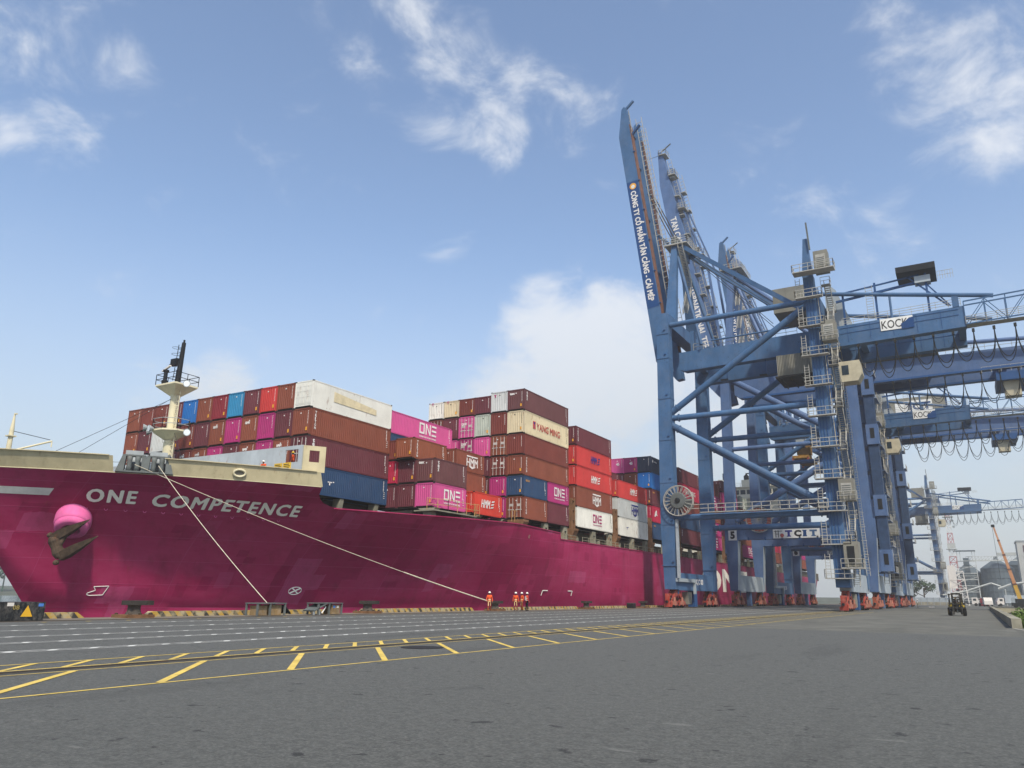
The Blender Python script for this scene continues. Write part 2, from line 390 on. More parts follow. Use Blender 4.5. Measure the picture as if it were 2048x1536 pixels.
# ------------------------------------------------------------------ the ship
CL, HB, STERN = -68.3, 23.8, 297.0
def ip(x, xs, ys):
    if x <= xs[0]: return ys[0]
    for a, b, p, q in zip(xs, xs[1:], ys, ys[1:]):
        if x <= b: return p + (q - p) * (x - a) / (b - a)
    return ys[-1]
def stem_y(z): return ip(z, [-6, -1, 3.4, 10.65, 12, 15], [38.5, 37.6, 34.2, 28.1, 27, 25])
def half_b(Y, z):
    zz = min(max(z, 0), 10.65); q = 10.65 * (zz / 10.65) ** 1.35; yf = ip(q, [0, 10.65], [112, 80]); p = ip(q, [0, 10.65], [2.15, 2.6]); zs = .5 * (z + 3.2 + math.sqrt((z - 3.2) ** 2 + 10)); zs = max(zs, z); ys = stem_y(zs); t = (Y - ys) / (yf - ys)
    b = 0 if t <= 0 else HB if t >= 1 else HB * (1 - (1 - t) ** p)
    if z < 9:                         # fine entry under the flare: wedge from the raked stem into near-vertical plating
        e = max(0, Y - stem_y(z)) * (1.05 + .45 * max(0, z)); b = 0 if e <= 0 else (b ** -3 + e ** -3) ** (-1 / 3) if b > 0 else 0
    if Y > 250: b = min(b, HB * (1 - .22 * ((Y - 250) / 47) ** 2 * (1.4 - .07 * min(z, 8))))
    return b
def sheer(Y):
    return ip(Y, [50.9, 51.0, 51.25, 51.7, 52.4, 53.4, 60, 70, 77.7, 80.5, 87.6, 87.7, 180, 297],
              [10.65, 9.95, 9.62, 9.33, 9.12, 9.0, 9.05, 9.25, 9.4, 9.3, 9.1, 8.35, 8.35, 7.6])
def hull_pt(Y, z, off=0.0):
    x = CL + half_b(Y, z)
    if off:
        e = .05; ny = -(half_b(Y + e, z) - half_b(Y - e, z)) / (2 * e); nz = -(half_b(Y, z + e) - half_b(Y, z - e)) / (2 * e)
        n = Vector((1, ny, nz)).normalized(); return Vector((x, Y, z)) + n * off
    return Vector((x, Y, z))

def hull_mat():
    m = bpy.data.materials.new('magenta_hull_paint'); m.use_nodes = True; nt = m.node_tree; b = nt.nodes['Principled BSDF']; N = nt.nodes.new; L = nt.links.new
    t = N('ShaderNodeTexCoord')
    def mapped(st, off=(0, 0, 0)):
        mp = N('ShaderNodeMapping'); mp.inputs['Scale'].default_value = st; mp.inputs['Location'].default_value = off; L(t.outputs['Object'], mp.inputs[0]); return mp.outputs[0]
    def noise(s, st, det=5, ro=.6, off=(0, 0, 0)):
        n = N('ShaderNodeTexNoise'); n.inputs['Scale'].default_value = s; n.inputs['Detail'].default_value = det; n.inputs['Roughness'].default_value = ro
        L(mapped(st, off), n.inputs['Vector']); return n.outputs['Fac']
    def blocks(step, scale, off, det=2):
        """blotches with the stepped edges of roller work: noise read on snapped coordinates"""
        wob = N('ShaderNodeTexNoise'); wob.inputs['Scale'].default_value = .9; wob.inputs['Detail'].default_value = 4; L(t.outputs['Object'], wob.inputs['Vector'])
        ad = N('ShaderNodeVectorMath'); ad.operation = 'MULTIPLY_ADD'; L(wob.outputs['Color'], ad.inputs[0]); ad.inputs[1].default_value = (0, step[0] * .35, step[1] * .35); L(mapped((0, 1, 1), off), ad.inputs[2])
        sn = N('ShaderNodeVectorMath'); sn.operation = 'SNAP'; L(ad.outputs[0], sn.inputs[0]); sn.inputs[1].default_value = (1, *step)
        n = N('ShaderNodeTexNoise'); n.inputs['Scale'].default_value = scale; n.inputs['Detail'].default_value = det; L(sn.outputs[0], n.inputs['Vector']); return n.outputs['Fac']
    def rng(f, a, b_, lo, hi):
        r = N('ShaderNodeMapRange'); L(f, r.inputs[0])
        for i, v in enumerate((a, b_, lo, hi)): r.inputs[i + 1].default_value = v
        return r.outputs[0]
    def mix(f, A, B_):
        x = N('ShaderNodeMix'); x.data_type = 'RGBA'
        if hasattr(f, 'links'): L(f, x.inputs['Factor'])
        else: x.inputs['Factor'].default_value = f
        for s_, v in ((6, A), (7, B_)):
            if hasattr(v, 'links'): L(v, x.inputs[s_])
            else: x.inputs[s_].default_value = v
        return x.outputs[2]
    fresh, faded, old = lin('#7b0a3c'), lin('#a83d64'), lin('#941949')
    c = mix(rng(noise(.2, (1, .6, 2.2), 6, .7), .3, .75, 0, .75), old, faded)              # sun-bleached coats
    c = mix(rng(blocks((1.5, 1.1), .16, (3, 1, 7)), .56, .58, 0, .45), c, fresh)      # rolled touch-up patches
    c = mix(rng(blocks((.8, .6), .33, (9, 4, 2)), .62, .64, 0, .45), c, fresh)
    c = mix(rng(blocks((1.1, 1.4), .22, (1, 88, 5)), .63, .66, 0, .28), c, lin('#bb5f88'))
    c = mix(rng(noise(.9, (1, 1, .10), 6, .65), .5, .74, 0, .5), c, lin('#6d2038'))        # run-off streaks
    c = mix(rng(noise(.5, (1, 1, .35), 8, .72), .63, .74, 0, .65), c, lin('#7d3a2b'))  # rust bloom
    L(c, b.inputs['Base Color']); b.inputs['Roughness'].default_value = .45; b.inputs['Specular IOR Level'].default_value = .15
    # plate seams: weld lines every 1.95 m in height and 9 m in length, slightly dished plates
    s = N('ShaderNodeSeparateXYZ'); L(t.outputs['Object'], s.inputs[0])
    def seam(o, per):
        p = N('ShaderNodeMath'); p.operation = 'PINGPONG'; L(o, p.inputs[0]); p.inputs[1].default_value = per / 2
        return rng(p.outputs[0], 0, .035, 1, 0)
    mx = N('ShaderNodeMath'); mx.operation = 'MAXIMUM'; L(seam(s.outputs['Z'], 1.95), mx.inputs[0]); L(seam(s.outputs['Y'], 9.0), mx.inputs[1])
    L(mix(rng(mx.outputs[0], 0, 1, 0, .3), c, lin('#b5587f')), b.inputs['Base Color'])
    bp = N('ShaderNodeBump'); bp.inputs['Strength'].default_value = .35; bp.inputs['Distance'].default_value = .03; L(mx.outputs[0], bp.inputs['Height'])
    bp2 = N('ShaderNodeBump'); bp2.inputs['Strength'].default_value = .12; bp2.inputs['Distance'].default_value = .25; L(noise(.55, (1, 1, 1), 3), bp2.inputs['Height']); L(bp.outputs[0], bp2.inputs['Normal'])
    L(bp2.outputs[0], b.inputs['Normal'])
    return m
M_HULL = hull_mat()
M_CREAM = paint('cream_deck_paint', '#b6ab8a', .55, .12, .6, streak=.25, rust=.35)
M_MASTC = paint('cream_mast_paint', '#d8cfae', .5, .1, .8, streak=.2, rust=.15)
M_GREYW = paint('grey_bulwark_paint', '#a9b0b3', .6, .12, .5, streak=.3, rust=.5, rustcol='#8a5a35')
M_DKGREY = paint('dark_grey_fitting', '#5d6260', .55, .15, 1.2, rust=.15)
M_LTGREY = paint('light_grey_fitting', '#93999a', .55, .15, 1.2, rust=.1)
M_BLACK = paint('black_paint', '#1c1e20', .5, .2, 1.5)
M_WHITE = paint('white_lettering', '#d3d0c9', .6, .1, 1.2, dust=.1)
M_NAME = paint('hull_lettering', '#f0eadd', .6, .06, .8, rust=.10)
M_PINK = paint('pink_bolster_paint', '#d9659c', .7, .14, .9, rust=.12, streak=.25, dust=.12)
M_RUST = paint('rusty_iron', '#463a2f', .9, .4, 2.5, rust=.5, bump=.8, rustcol='#6b4228')
M_DECKD = paint('dark_deck_steel', '#33302c', .8, .25, .8, rust=.3)
M_COAM = paint('hatch_coaming_paint', '#8d8a78', .65, .18, .6, streak=.4, rust=.65, rustcol='#7d4d2b')
M_ROPE = paint('mooring_rope', '#bdb4a0', .9, .15, 4, bump=.4)

ship = empty('container_ship', (CL, 40, 0), 'magenta container ship moored bow-left along the quay under the blue cranes', 'ship')
def S(o):                       # parent a part built in world coordinates to the ship
    o.parent = ship; o.matrix_parent_inverse = Matrix.Translation((-CL, -40, 0)); return o
# hull, both sides
st = [28.1 + 22.8 * (i / 44) ** 1.25 for i in range(45)] + [50.92, 51.0, 51.12, 51.25, 51.45, 51.7, 52.0, 52.4, 52.9, 53.4] + [54.5 + i * 1.5 for i in range(22)] + [87.0, 87.6, 87.7] + [92 + i * 6 for i in range(27)] + [252 + i * 5 for i in range(10)]
NZ = 26; hv = []; hf = []
for sg in (1, -1):
    o0 = len(hv)
    for y0 in st:
        zt = sheer(y0); fade = max(0, 1 - (y0 - 28.1) / 45)
        for j in range(NZ + 1):
            z = -3.9 + (zt + 3.9) * j / NZ; Y = y0 + (stem_y(z) - stem_y(10.65)) * fade
            hv.append((CL + sg * half_b(Y, z), Y, z))
    for i in range(len(st) - 1):
        for j in range(NZ):
            a = o0 + i * (NZ + 1) + j; q = (a, a + NZ + 1, a + NZ + 2, a + 1); hf.append(q if sg > 0 else q[::-1])
n0 = (len(st) - 1) * (NZ + 1); n1 = len(st) * (NZ + 1) + n0
for j in range(NZ): hf.append((n0 + j, n1 + j, n1 + j + 1, n0 + j + 1))
hm = MB(); hm.v = hv; hm.f = hf
hull = S(hm.build('hull', M_HULL)); smooth_by_angle(hull, 25)
def H(o): return S(o)
# rubbing edge on the sheer strake
g = MB()
for a, b in zip(st[44:], st[45:]):
    if b > 200 or a < 53: continue
    p, q = hull_pt(a, sheer(a) - .02), hull_pt(b, sheer(b) - .02); g.bar(p, q, .16, .10)
S(g.build('sheer_strip', M_HULL))
# decks
def deck(name, y0, y1, z, m):
    ys = [y0 + (y1 - y0) * i / 24 for i in range(25)]; v = []
    for y in ys: b = max(.2, half_b(y, z) - .15); v += [(CL - b, y, z), (CL + b, y, z)]
    return MB().add(v, [(2 * i, 2 * i + 1, 2 * i + 3, 2 * i + 2) for i in range(24)]).build(name, m)
S(deck('forecastle_deck', 29, 52.5, 9.9, paint('deck_green', '#56625a', .7, .2, .5, rust=.3)))
S(deck('main_deck', 52.3, 296, 7.7, M_DECKD))
g = MB().add([(CL - 15.6, 52.4, 7.6), (CL + 15.6, 52.4, 7.6), (CL + 17.4, 52.4, 9.9), (CL - 17.4, 52.4, 9.9)], [(0, 1, 2, 3)])
S(g.build('forecastle_bulkhead', M_DECKD))
# forecastle bulwark (two runs per side, the gap carries the roller fairleads)
def bulwark(y0, y1, sg, name='bulwark'):
    n = 22; v = []
    for i in range(n + 1):
        y = y0 + (y1 - y0) * i / n
        for z, d in ((10.63, .03), (11.88, .03), (11.88, -.22), (10.63, -.22)):
            p = hull_pt(y - .35 * (z - 10.63), z); v.append((CL + sg * (p.x - CL + d), p.y, z))
    f = []
    for i in range(n):
        for j in range(4):
            a = i * 4 + j; b = i * 4 + (j + 1) % 4; f.append((a, a + 4, b + 4, b))
    f += [(3, 2, 1, 0), (n * 4, n * 4 + 1, n * 4 + 2, n * 4 + 3)]
    return S(MB().add(v, f).build(name, M_CREAM, recalc=True))
bulwark(28.25, 36.9, 1); bulwark(40.15, 50.95, 1); bulwark(28.25, 50.95, -1)
for a, b in ((28.6, 36.7), (39.9, 50.6)):      # cap rails
    g = MB(); k = 24
    for i in range(k):
        ya, yb = a + (b - a) * i / k, a + (b - a) * (i + 1) / k; g.bar(hull_pt(ya - .44, 11.9), hull_pt(yb - .44, 11.9), .3, .07)
    S(g.build('cap_rail', M_CREAM))
g = MB()
for i in range(60):
    ya, yb = 28.3 + (50.85 - 28.3) * i / 60, 28.3 + (50.85 - 28.3) * (i + 1) / 60; g.bar(hull_pt(ya, 10.62, .03), hull_pt(yb, 10.62, .03), .07, .05)
S(g.build('boot_line', paint('pale_cream', '#c9bfa0', .6, .1)))
# oval panama chock in the bulwark
c = hull_pt(44.45, 11.2, .05); nrm = (hull_pt(44.45, 11.2, .5) - hull_pt(44.45, 11.2)).normalized(); tg = (hull_pt(45, 11.2) - hull_pt(44, 11.2)).normalized(); upv = tg.cross(nrm); upv = upv if upv.z > 0 else -upv
g = MB(); ring = [c + tg * (.48 * math.cos(t)) + upv * (.30 * math.sin(t)) + nrm * .05 for t in [2 * math.pi * i / 24 for i in range(25)]]; g.path(ring, .10, 8)
ck = S(g.build('panama_chock', M_MASTC, smooth=True))
g = MB().add([c + tg * (.44 * math.cos(t)) + upv * (.26 * math.sin(t)) for t in [2 * math.pi * i / 20 for i in range(20)]], [tuple(range(20))]); S(g.build('chock_opening', paint('shadowed_steel', '#77756c', .7)))
# breakwater across the foredeck with its side return
def slab(name, p, q, z0, z1, t, m, hole=None):
    """upright plate from p to q (plan points); hole = (s0, s1, za, zb) along the plate, built as real opening"""
    p, q = Vector((*p, 0)), Vector((*q, 0)); d = (q - p); Ln = d.length; d.normalize(); n = Vector((-d.y, d.x, 0)) * t / 2; g = MB()
    def box(s0, s1, a, b):
        A, B_ = p + d * s0, p + d * s1
        g.frustum([A - n + Vector((0, 0, a)), B_ - n + Vector((0, 0, a)), B_ + n + Vector((0, 0, a)), A + n + Vector((0, 0, a))],
                  [A - n + Vector((0, 0, b)), B_ - n + Vector((0, 0, b)), B_ + n + Vector((0, 0, b)), A + n + Vector((0, 0, b))])
    if hole:
        s0, s1, a, b = hole; box(0, s0, z0, z1); box(s1, Ln, z0, z1); box(s0, s1, z0, a); box(s0, s1, b, z1)
    else: box(0, Ln, z0, z1)
    return S(g.build(name, m, recalc=True))
BWX, BWY = -50.75, 49.2
slab('breakwater', (-85.0, BWY), (BWX, BWY), 10.8, 14.25, .12, M_GREYW, hole=(32.15, 33.75, 12.75, 13.9))
pe = hull_pt(50.85, 11.9)
slab('breakwater_return', (BWX + .05, BWY + .02), (pe.x - .1, 50.9), 11.86, 14.22, .12, M_CREAM, hole=(.55, 1.45, 12.75, 13.8))
for i in range(9):
    x = -83 + i * 3.6; S(MB().prism([(BWY + .07, 9.9), (BWY + 1.6, 9.9), (BWY + .07, 14.1)], 0, x, x + .05).build('breakwater_bracket', M_GREYW))
g = MB(); yp = paint('yellow_notice', '#d9b23c', .6, .1)
for x in (-54.1, -53.0):
    o = S(MB().bx(x, x + 1.0, BWY - .10, BWY - .07, 11.95, 12.75).build('notice_board', yp))
    t = MB()
    for k in range(4): t.bx(x + .12, x + .88 - .1 * (k % 2), BWY - .108, BWY - .102, 12.08 + k * .16, 12.15 + k * .16)
    S(t.build('notice_lines', M_BLACK))
# windlass drums and roller fairleads
def fairlead(y):
    p = hull_pt(y, 10.65); p2 = hull_pt(y + .8, 10.65); d = (p2 - p).normalized(); n = Vector((d.y, -d.x, 0)); c = p + n * .05
    def P(a, b, z): return c + d * a + n * b + Vector((0, 0, z))
    g = MB()
    for s in (-1, 1):
        g.frustum([P(s * .95 - .3 * 1, -.5, 0), P(s * .95 + .3, -.5, 0), P(s * .95 + .3, .3, 0), P(s * .95 - .3, .3, 0)],
                  [P(s * .72 - .14, -.4, 1.32), P(s * .72 + .14, -.4, 1.32), P(s * .72 + .14, .22, 1.32), P(s * .72 - .14, .22, 1.32)])
    g.bar(P(-.86, -.1, 1.38), P(.86, -.1, 1.38), .6, .12); g.bar(P(-1.2, -.1, .06), P(1.2, -.1, .06), .8, .12)
    fl = S(g.build('roller_fairlead', M_DKGREY, recalc=True))
    for s in (-1, 1):
        r = MB().lathe([(.12, .12), (.24, .14), (.19, .5), (.19, .95), (.24, 1.3), (.12, 1.32)], P(s * .3, .02, 0), n=14).build('roller', M_DKGREY, fl, smooth=True)
        r.matrix_parent_inverse = Matrix.Identity(4)
    MB().bar(P(-.66, .02, 1.62), P(.66, .02, 1.62), .1, .34).build('name_plate', M_LTGREY, fl)
    g2 = MB().tube(P(-.25, -1.6, .9), P(.9, -1.6, .9), .85, 22); S(g2.build('windlass_drum', M_LTGREY, smooth=False))
    return P
PF1 = fairlead(37.95); PF2 = fairlead(39.35)
g = MB().tube((-57.2, 40.4, 9.9), (-57.2, 40.4, 12.1), .09); g.lathe([(.02, -.02), (.2, .08), (.24, .2), (.16, .36), (.02, .38)], (-57.2, 40.4, 12.05), n=12); S(g.build('vent_post', M_DKGREY))
g = MB().rail([(-61.2, 36.6, 10.6), (-58.6, 38.6, 10.6), (-57.0, 40.3, 10.6)], 1.0, 1.0, .03); S(g.build('gap_railing', M_LTGREY))
# foremast
mx, my = CL + .2, 48.0
g = MB().lathe([(.56, 9.9), (.54, 15.6), (.56, 15.7), (.46, 15.8), (.45, 20.2), (.47, 20.4), (.5, 20.6)], (mx, my, 0), n=20); fm = S(g.build('foremast', M_MASTC, smooth=False)); smooth_by_angle(fm, 40)
def ngon_plate(x, y, z, r, n, t, rot=0): return [(x + r * math.cos(rot + 2 * math.pi * i / n), y + r * math.sin(rot + 2 * math.pi * i / n)) for i in range(n)]
def platform(z, rx, ry, drop, n, name, railm):
    g = MB(); top = [(mx + rx * math.cos(2 * math.pi * (i + .5) / n), my + ry * math.sin(2 * math.pi * (i + .5) / n)) for i in range(n)]
    low = [(mx + .55 * math.cos(2 * math.pi * (i + .5) / n), my + .55 * math.sin(2 * math.pi * (i + .5) / n)) for i in range(n)]
    v = [(a, b, z) for a, b in top] + [(a, b, z - .16) for a, b in top] + [(a, b, z - drop) for a, b in low]
    f = [tuple(range(n))] + [(i, i + n, (i + 1) % n + n, (i + 1) % n) for i in range(n)] + [(i + n, i + 2 * n, (i + 1) % n + 2 * n, (i + 1) % n + n) for i in range(n)]
    pl = S(g.add(v, f).build(name, M_MASTC, recalc=True))
    pts = [(a, b, z) for a, b in top]; rl = MB().rail(pts + [pts[0]], 1.05, 1.3, .032); S(rl.build('mast_railing', railm)); return pl
platform(16.9, 1.95, 1.7, .95, 8, 'lower_mast_platform', M_LTGREY)
platform(21.6, 2.2, 1.9, 1.1, 4, 'upper_mast_platform', M_BLACK)
g = MB().tube((mx, my, 21.6), (mx + .25, my, 26.2), .30, 12, .2); g.bx(mx - 1.4, mx - .1, my - .25, my + .25, 23.9, 24.05); g.bx(mx - 1.3, mx - .3, my - .2, my + .2, 24.05, 24.6); g.tube((mx + .25, my, 26.2), (mx + .25, my, 26.5), .1)
S(g.build('topmast', M_BLACK))
g = MB().ladder((mx - .5, my, 22.2), (mx - .22, my, 26.0), .45, .35, .025)
for z in (24.4, 25.1, 25.8): g.path([(mx - .4 + .45 * math.cos(t) - .4, my + .45 * math.sin(t), z) for t in [i * math.pi / 5 for i in range(11)]], .02, 4)
S(g.build('topmast_ladder', M_BLACK))
g = MB().lathe([(.3, 21.9), (.34, 22.2), (.2, 22.3), (.2, 23.1), (.3, 23.2), (.3, 23.35)], (mx - 1.35, my - .5, 0), n=12); S(g.build('radar_pedestal', M_BLACK))
g = MB().bar((mx - 1.95, my - .5, 23.3), (mx - .75, my - .5, 23.75), .2, .14); S(g.build('radar_scanner', M_WHITE))
g = MB().ladder((mx + .72, my - .2, 10), (mx + .72, my - .2, 21.5), .45, .4, .03, (1, 0, 0)); S(g.build('mast_ladder', M_MASTC))
for dx, dy, z in ((-2.3, -.8, 16.9), (-1.6, -1.7, 17.1), (2.2, .3, 16.6), (2.3, -.5, 21.4), (-.6, -1.8, 16.9)):
    d = Vector((dx * .4, -1, -.1)).normalized(); g = MB().lathe([(.1, -.25), (.2, -.1), (.36, .2), (.36, .24)], (mx + dx, my + dy, z), d, 12)
    fl = S(g.build('floodlight', M_LTGREY)); MB().lathe([(.02, .245), (.3, .25), (.02, .252)], (mx + dx, my + dy, z), d, 12).build('lens', paint('lamp_glass', '#dfe6e8', .2, .02), fl)
for a, b in (((mx - .4, my, 20.4), (CL - 6, 38, 10.6)), ((mx + .4, my, 17), (-56, 41.5, 10.7)), ((mx, my, 20.4), (CL, 34, 11))):
    S(MB().tube(a, b, .02, 4).build('stay_wire', M_BLACK))
# jack staff with a little derrick at the stem
jx, jy = CL + .6, 33.0
g = MB().lathe([(.3, 10), (.22, 11.4), (.17, 14.2), (.05, 15.6)], (jx, jy, 0), n=12); g.bx(jx - .05, jx + .35, jy - .05, jy + .05, 15.45, 15.55); g.bx(jx - .3, jx + .3, jy - .3, jy + .3, 13.6, 13.7); S(g.build('jack_staff', M_MASTC))
g = MB().tube((jx + .2, jy + .1, 12.4), (jx + 2.2, jy + 2.2, 13.4), .08); g.tube((jx + 2.2, jy + 2.2, 13.4), (jx + 2.2, jy + 2.2, 12.9), .05); S(g.build('derrick_boom', M_MASTC))
S(MB().tube((jx, jy, 14.1), (jx + 2.1, jy + 2.1, 13.5), .025, 4).build('derrick_wire', M_BLACK))
S(MB().tube((jx, jy, 11.9), (CL - 7, 40, 11.9), .02, 4).build('rail_wire', M_BLACK))

# lettering wrapped on the plating
def wrap(body, y0, y1, za, zb, h, mat_, name, bold=.0, off=.05, spacing=1.08, shear=0, lean=.0):
    v, f, asp = text2d(body, bold, shear, spacing); g = MB()
    for k in range(7):            # stroke weight from layered shifts
        a = k * math.pi / 3; r_ = .055 if k < 6 else 0; sy, sz = r_ * math.cos(a), r_ * .7 * math.sin(a)
        g.add([hull_pt(y0 + (y1 - y0) * p[0] - lean * h * p[1] + sy, (za + (zb - za) * p[0]) + h * p[1] + sz, off + .002 * k) for p in v], f)
    return S(g.build(name, mat_))
wrap('ONE', 36.75, 39.55, 8.42, 8.40, .92, M_NAME, 'ship_name_lettering', spacing=1.25, lean=.42)
wrap('COMPETENCE', 40.6, 51.0, 8.32, 8.1, .88, M_NAME, 'ship_name_lettering', spacing=1.2, shear=.0, lean=.3)
def wrap_poly(pts, name, m, off=.03):
    return S(MB().add([hull_pt(y, z, off) for y, z in pts], [tuple(range(len(pts)))]).build(name, m))
g = MB(); k = 14
for i in range(k):
    a, b = 30.2 + (34.55 - 30.2) * i / k, 30.2 + (34.55 - 30.2) * (i + 1) / k; g.add([hull_pt(a, 8.72, .03), hull_pt(b, 8.72, .03), hull_pt(b, 9.25, .03), hull_pt(a, 9.25, .03)], [(0, 1, 2, 3)])
S(g.build('white_draught_bar', M_WHITE))
def outline(pts, w, name, m):
    g = MB(); P = [hull_pt(y, z, .035) for y, z in pts]
    for a, b in zip(P, P[1:] + P[:1]): g.bar(a, b, .03, w)
    return S(g.build(name, m))
outline([(40.0, 1.72), (40.95, 1.78), (40.78, 1.05), (39.95, 1.0), (39.75, 1.08), (39.78, 1.2), (40.2, 1.42)], .055, 'bulb_mark', M_WHITE)
pts = [(55.0 + .55 * math.cos(t), 1.62 + .34 * math.sin(t)) for t in [2 * math.pi * i / 20 for i in range(20)]]; outline(pts, .07, 'thruster_mark', M_NAME)
g = MB()
for a in (.75, 2.3): g.bar(hull_pt(55 - .5 * math.cos(a), 1.62 - .32 * math.sin(a), .035), hull_pt(55 + .5 * math.cos(a), 1.62 + .32 * math.sin(a), .035), .03, .12)
S(g.build('thruster_cross', M_NAME))
for pts in ([(86.2, 1.5), (86.2, 2.1), (87.2, 2.1)], [(91.6, 2.1), (92.6, 2.1), (92.6, 1.5)]):
    g = MB(); P = [hull_pt(y, z, .04) for y, z in pts]
    for a, b in zip(P, P[1:]): g.bar(a, b, .03, .1)
    S(g.build('tug_mark', M_WHITE))
for i in range(13):              # little hull hooks under the name
    p = hull_pt(35.8 + i * 1.17, 7.95 - i * .02, .02); g = MB().path([p + Vector((0, .14 * math.cos(t), -.14 * math.sin(t))) + Vector((.05, -.03, 0)) for t in [j * math.pi / 6 for j in range(7)]], .022, 5); S(g.build('hull_hook', M_PINK))
# large faint word on the parallel side, far down the quay
g = MB(); put_text(g, 'ONE', (CL + HB + .03, 146, 2.6), (0, 1, 0), (0, 0, 1), w=34, h=4.6, bold=.03); S(g.build('side_lettering', M_NAME))

# anchor bolster and anchor
bc = hull_pt(36.75, 7.0); bn = (hull_pt(36.75, 7.0, 1) - bc).normalized(); ax = (bn * .62 + Vector((.12, -.10, -.62))).normalized()
g = MB().lathe([(1.3, -2.9), (1.34, -1.9), (1.36, -1.0), (1.37, -.2), (1.36, .5), (1.30, .66), (1.25, .70), (1.26, .80), (1.22, 1.02), (1.06, 1.16), (.7, 1.18), (.6, .6)], bc, ax, 36); bo = S(g.build('anchor_bolster', M_PINK)); smooth_by_angle(bo, 50)
t = Vector((.62, .78, .0)).normalized(); ac = bc + ax * 1.25 + Vector((.35, -.25, .1))
def A(a, b, c): return ac + (t * a + ax * b + Vector((0, 0, 1)) * c) * 1.2
g = MB()
def fluke(base, tip):
    base, tip = Vector(base), Vector(tip); d = (tip - base).normalized(); s = d.cross(ax).normalized(); secs = [(0, .42, .34), (.18, .5, .36), (.45, .40, .30), (.75, .22, .18), (1.0, .03, .05)]; v = []
    for u, w, h in secs:
        c = base.lerp(tip, u); v += [c - s * w * 1.2, c - ax * h * .6, c + s * w * 1.2, c + ax * h]
    f = [(3, 2, 1, 0), (16, 17, 18, 19)]
    for k in range(4):
        for j in range(4): f.append((k * 4 + j, k * 4 + (j + 1) % 4, k * 4 + 4 + (j + 1) % 4, k * 4 + 4 + j))
    g.add(v, f)
fluke(A(-.85, .05, -.55), A(1.1, .3, .95)); fluke(A(-.3, .05, -1.75), A(1.75, .3, -.1))
g.lathe([(.12, -.95), (.34, -.85), (.46, -.5), (.40, 0), (.46, .5), (.34, .85), (.12, .95)], A(-.62, .0, -1.15), (A(-.3, 0, -1.75) - A(-.85, 0, -.55)).normalized(), 14)
for p_ in (A(-1.15, .1, -.35), A(-.55, .1, -2.1)): g.lathe([(.10, -.3), (.22, -.2), (.20, 0), (.12, .12), (.03, .16)], p_, (A(-1.15, .1, -.35) - A(0, .2, .4)).normalized(), 10)
g.tube(A(-.6, .15, -1.15), A(.15, -1.2, .1), .26, 12)
S(g.build('anchor', M_RUST, recalc=True))
# under-container works along the side: coamings, lashing-bridge feet, railings, vents
g = MB().bx(CL - 20.6, CL + 20.6, 88, 232, 7.6, 10.0); g.bx(CL - 20.6, CL + 20.6, 255, 292, 7.6, 10.0); S(g.build('hatch_coaming', paint('coaming_dark', '#5b5648', .75, .2, .7, streak=.4, rust=.5)))
S(MB().bx(CL - 13, CL + 12.6, 53.4, 65.3, 7.6, 10.5).build('forward_coaming', M_DECKD)); S(MB().bx(CL - 17, CL + 17.6, 65.4, 87, 7.6, 10.0).build('forward_coaming', M_DECKD))  # coamings enlarged into dark boxes that shut out light showing under the containers
BAYS = [80.5 + 14.6 * i for i in range(11)]
for y in [52.6, 58.2, 63.6]: S(MB().frustum([(-55.6, y, 7.7), (-54.8, y, 7.7), (-54.8, y + .6, 7.7), (-55.6, y + .6, 7.7)], [(-55.2, y, 10.6), (-54.3, y, 10.6), (-54.3, y + .6, 10.6), (-55.2, y + .6, 10.6)]).build('container_pedestal', M_COAM))
for y in [64.9, 70.6, 73.2, 78.6]:
    S(MB().prism([(-48.9, 7.7), (-47.9, 7.7), (-47.9, 9.7), (-47.3, 10.1), (-49.6, 10.1), (-48.9, 9.7)], 1, y, y + .9).build('container_pedestal', M_COAM))
g = MB().rail([(-48.2, 64.6, 9.9), (-47.2, 67, 9.9), (-47.2, 72.2, 9.9)], 1.2, 1.6, .03); g.rail([(-47.3, 72.2, 9.9), (-47.3, 73.2, 9.9)], 1.3, .5, .03); g.rail([(-46.6, 79.2, 9.9), (-46.6, 80.6, 9.9)], 1.3, .7, .03); S(g.build('walkway_railing', paint('rusty_rail', '#b08d5c', .7, .2, 2, rust=.5)))
S(MB().bx(-49.8, -47.1, 64.5, 72.2, 9.75, 9.88).build('walkway', M_COAM))
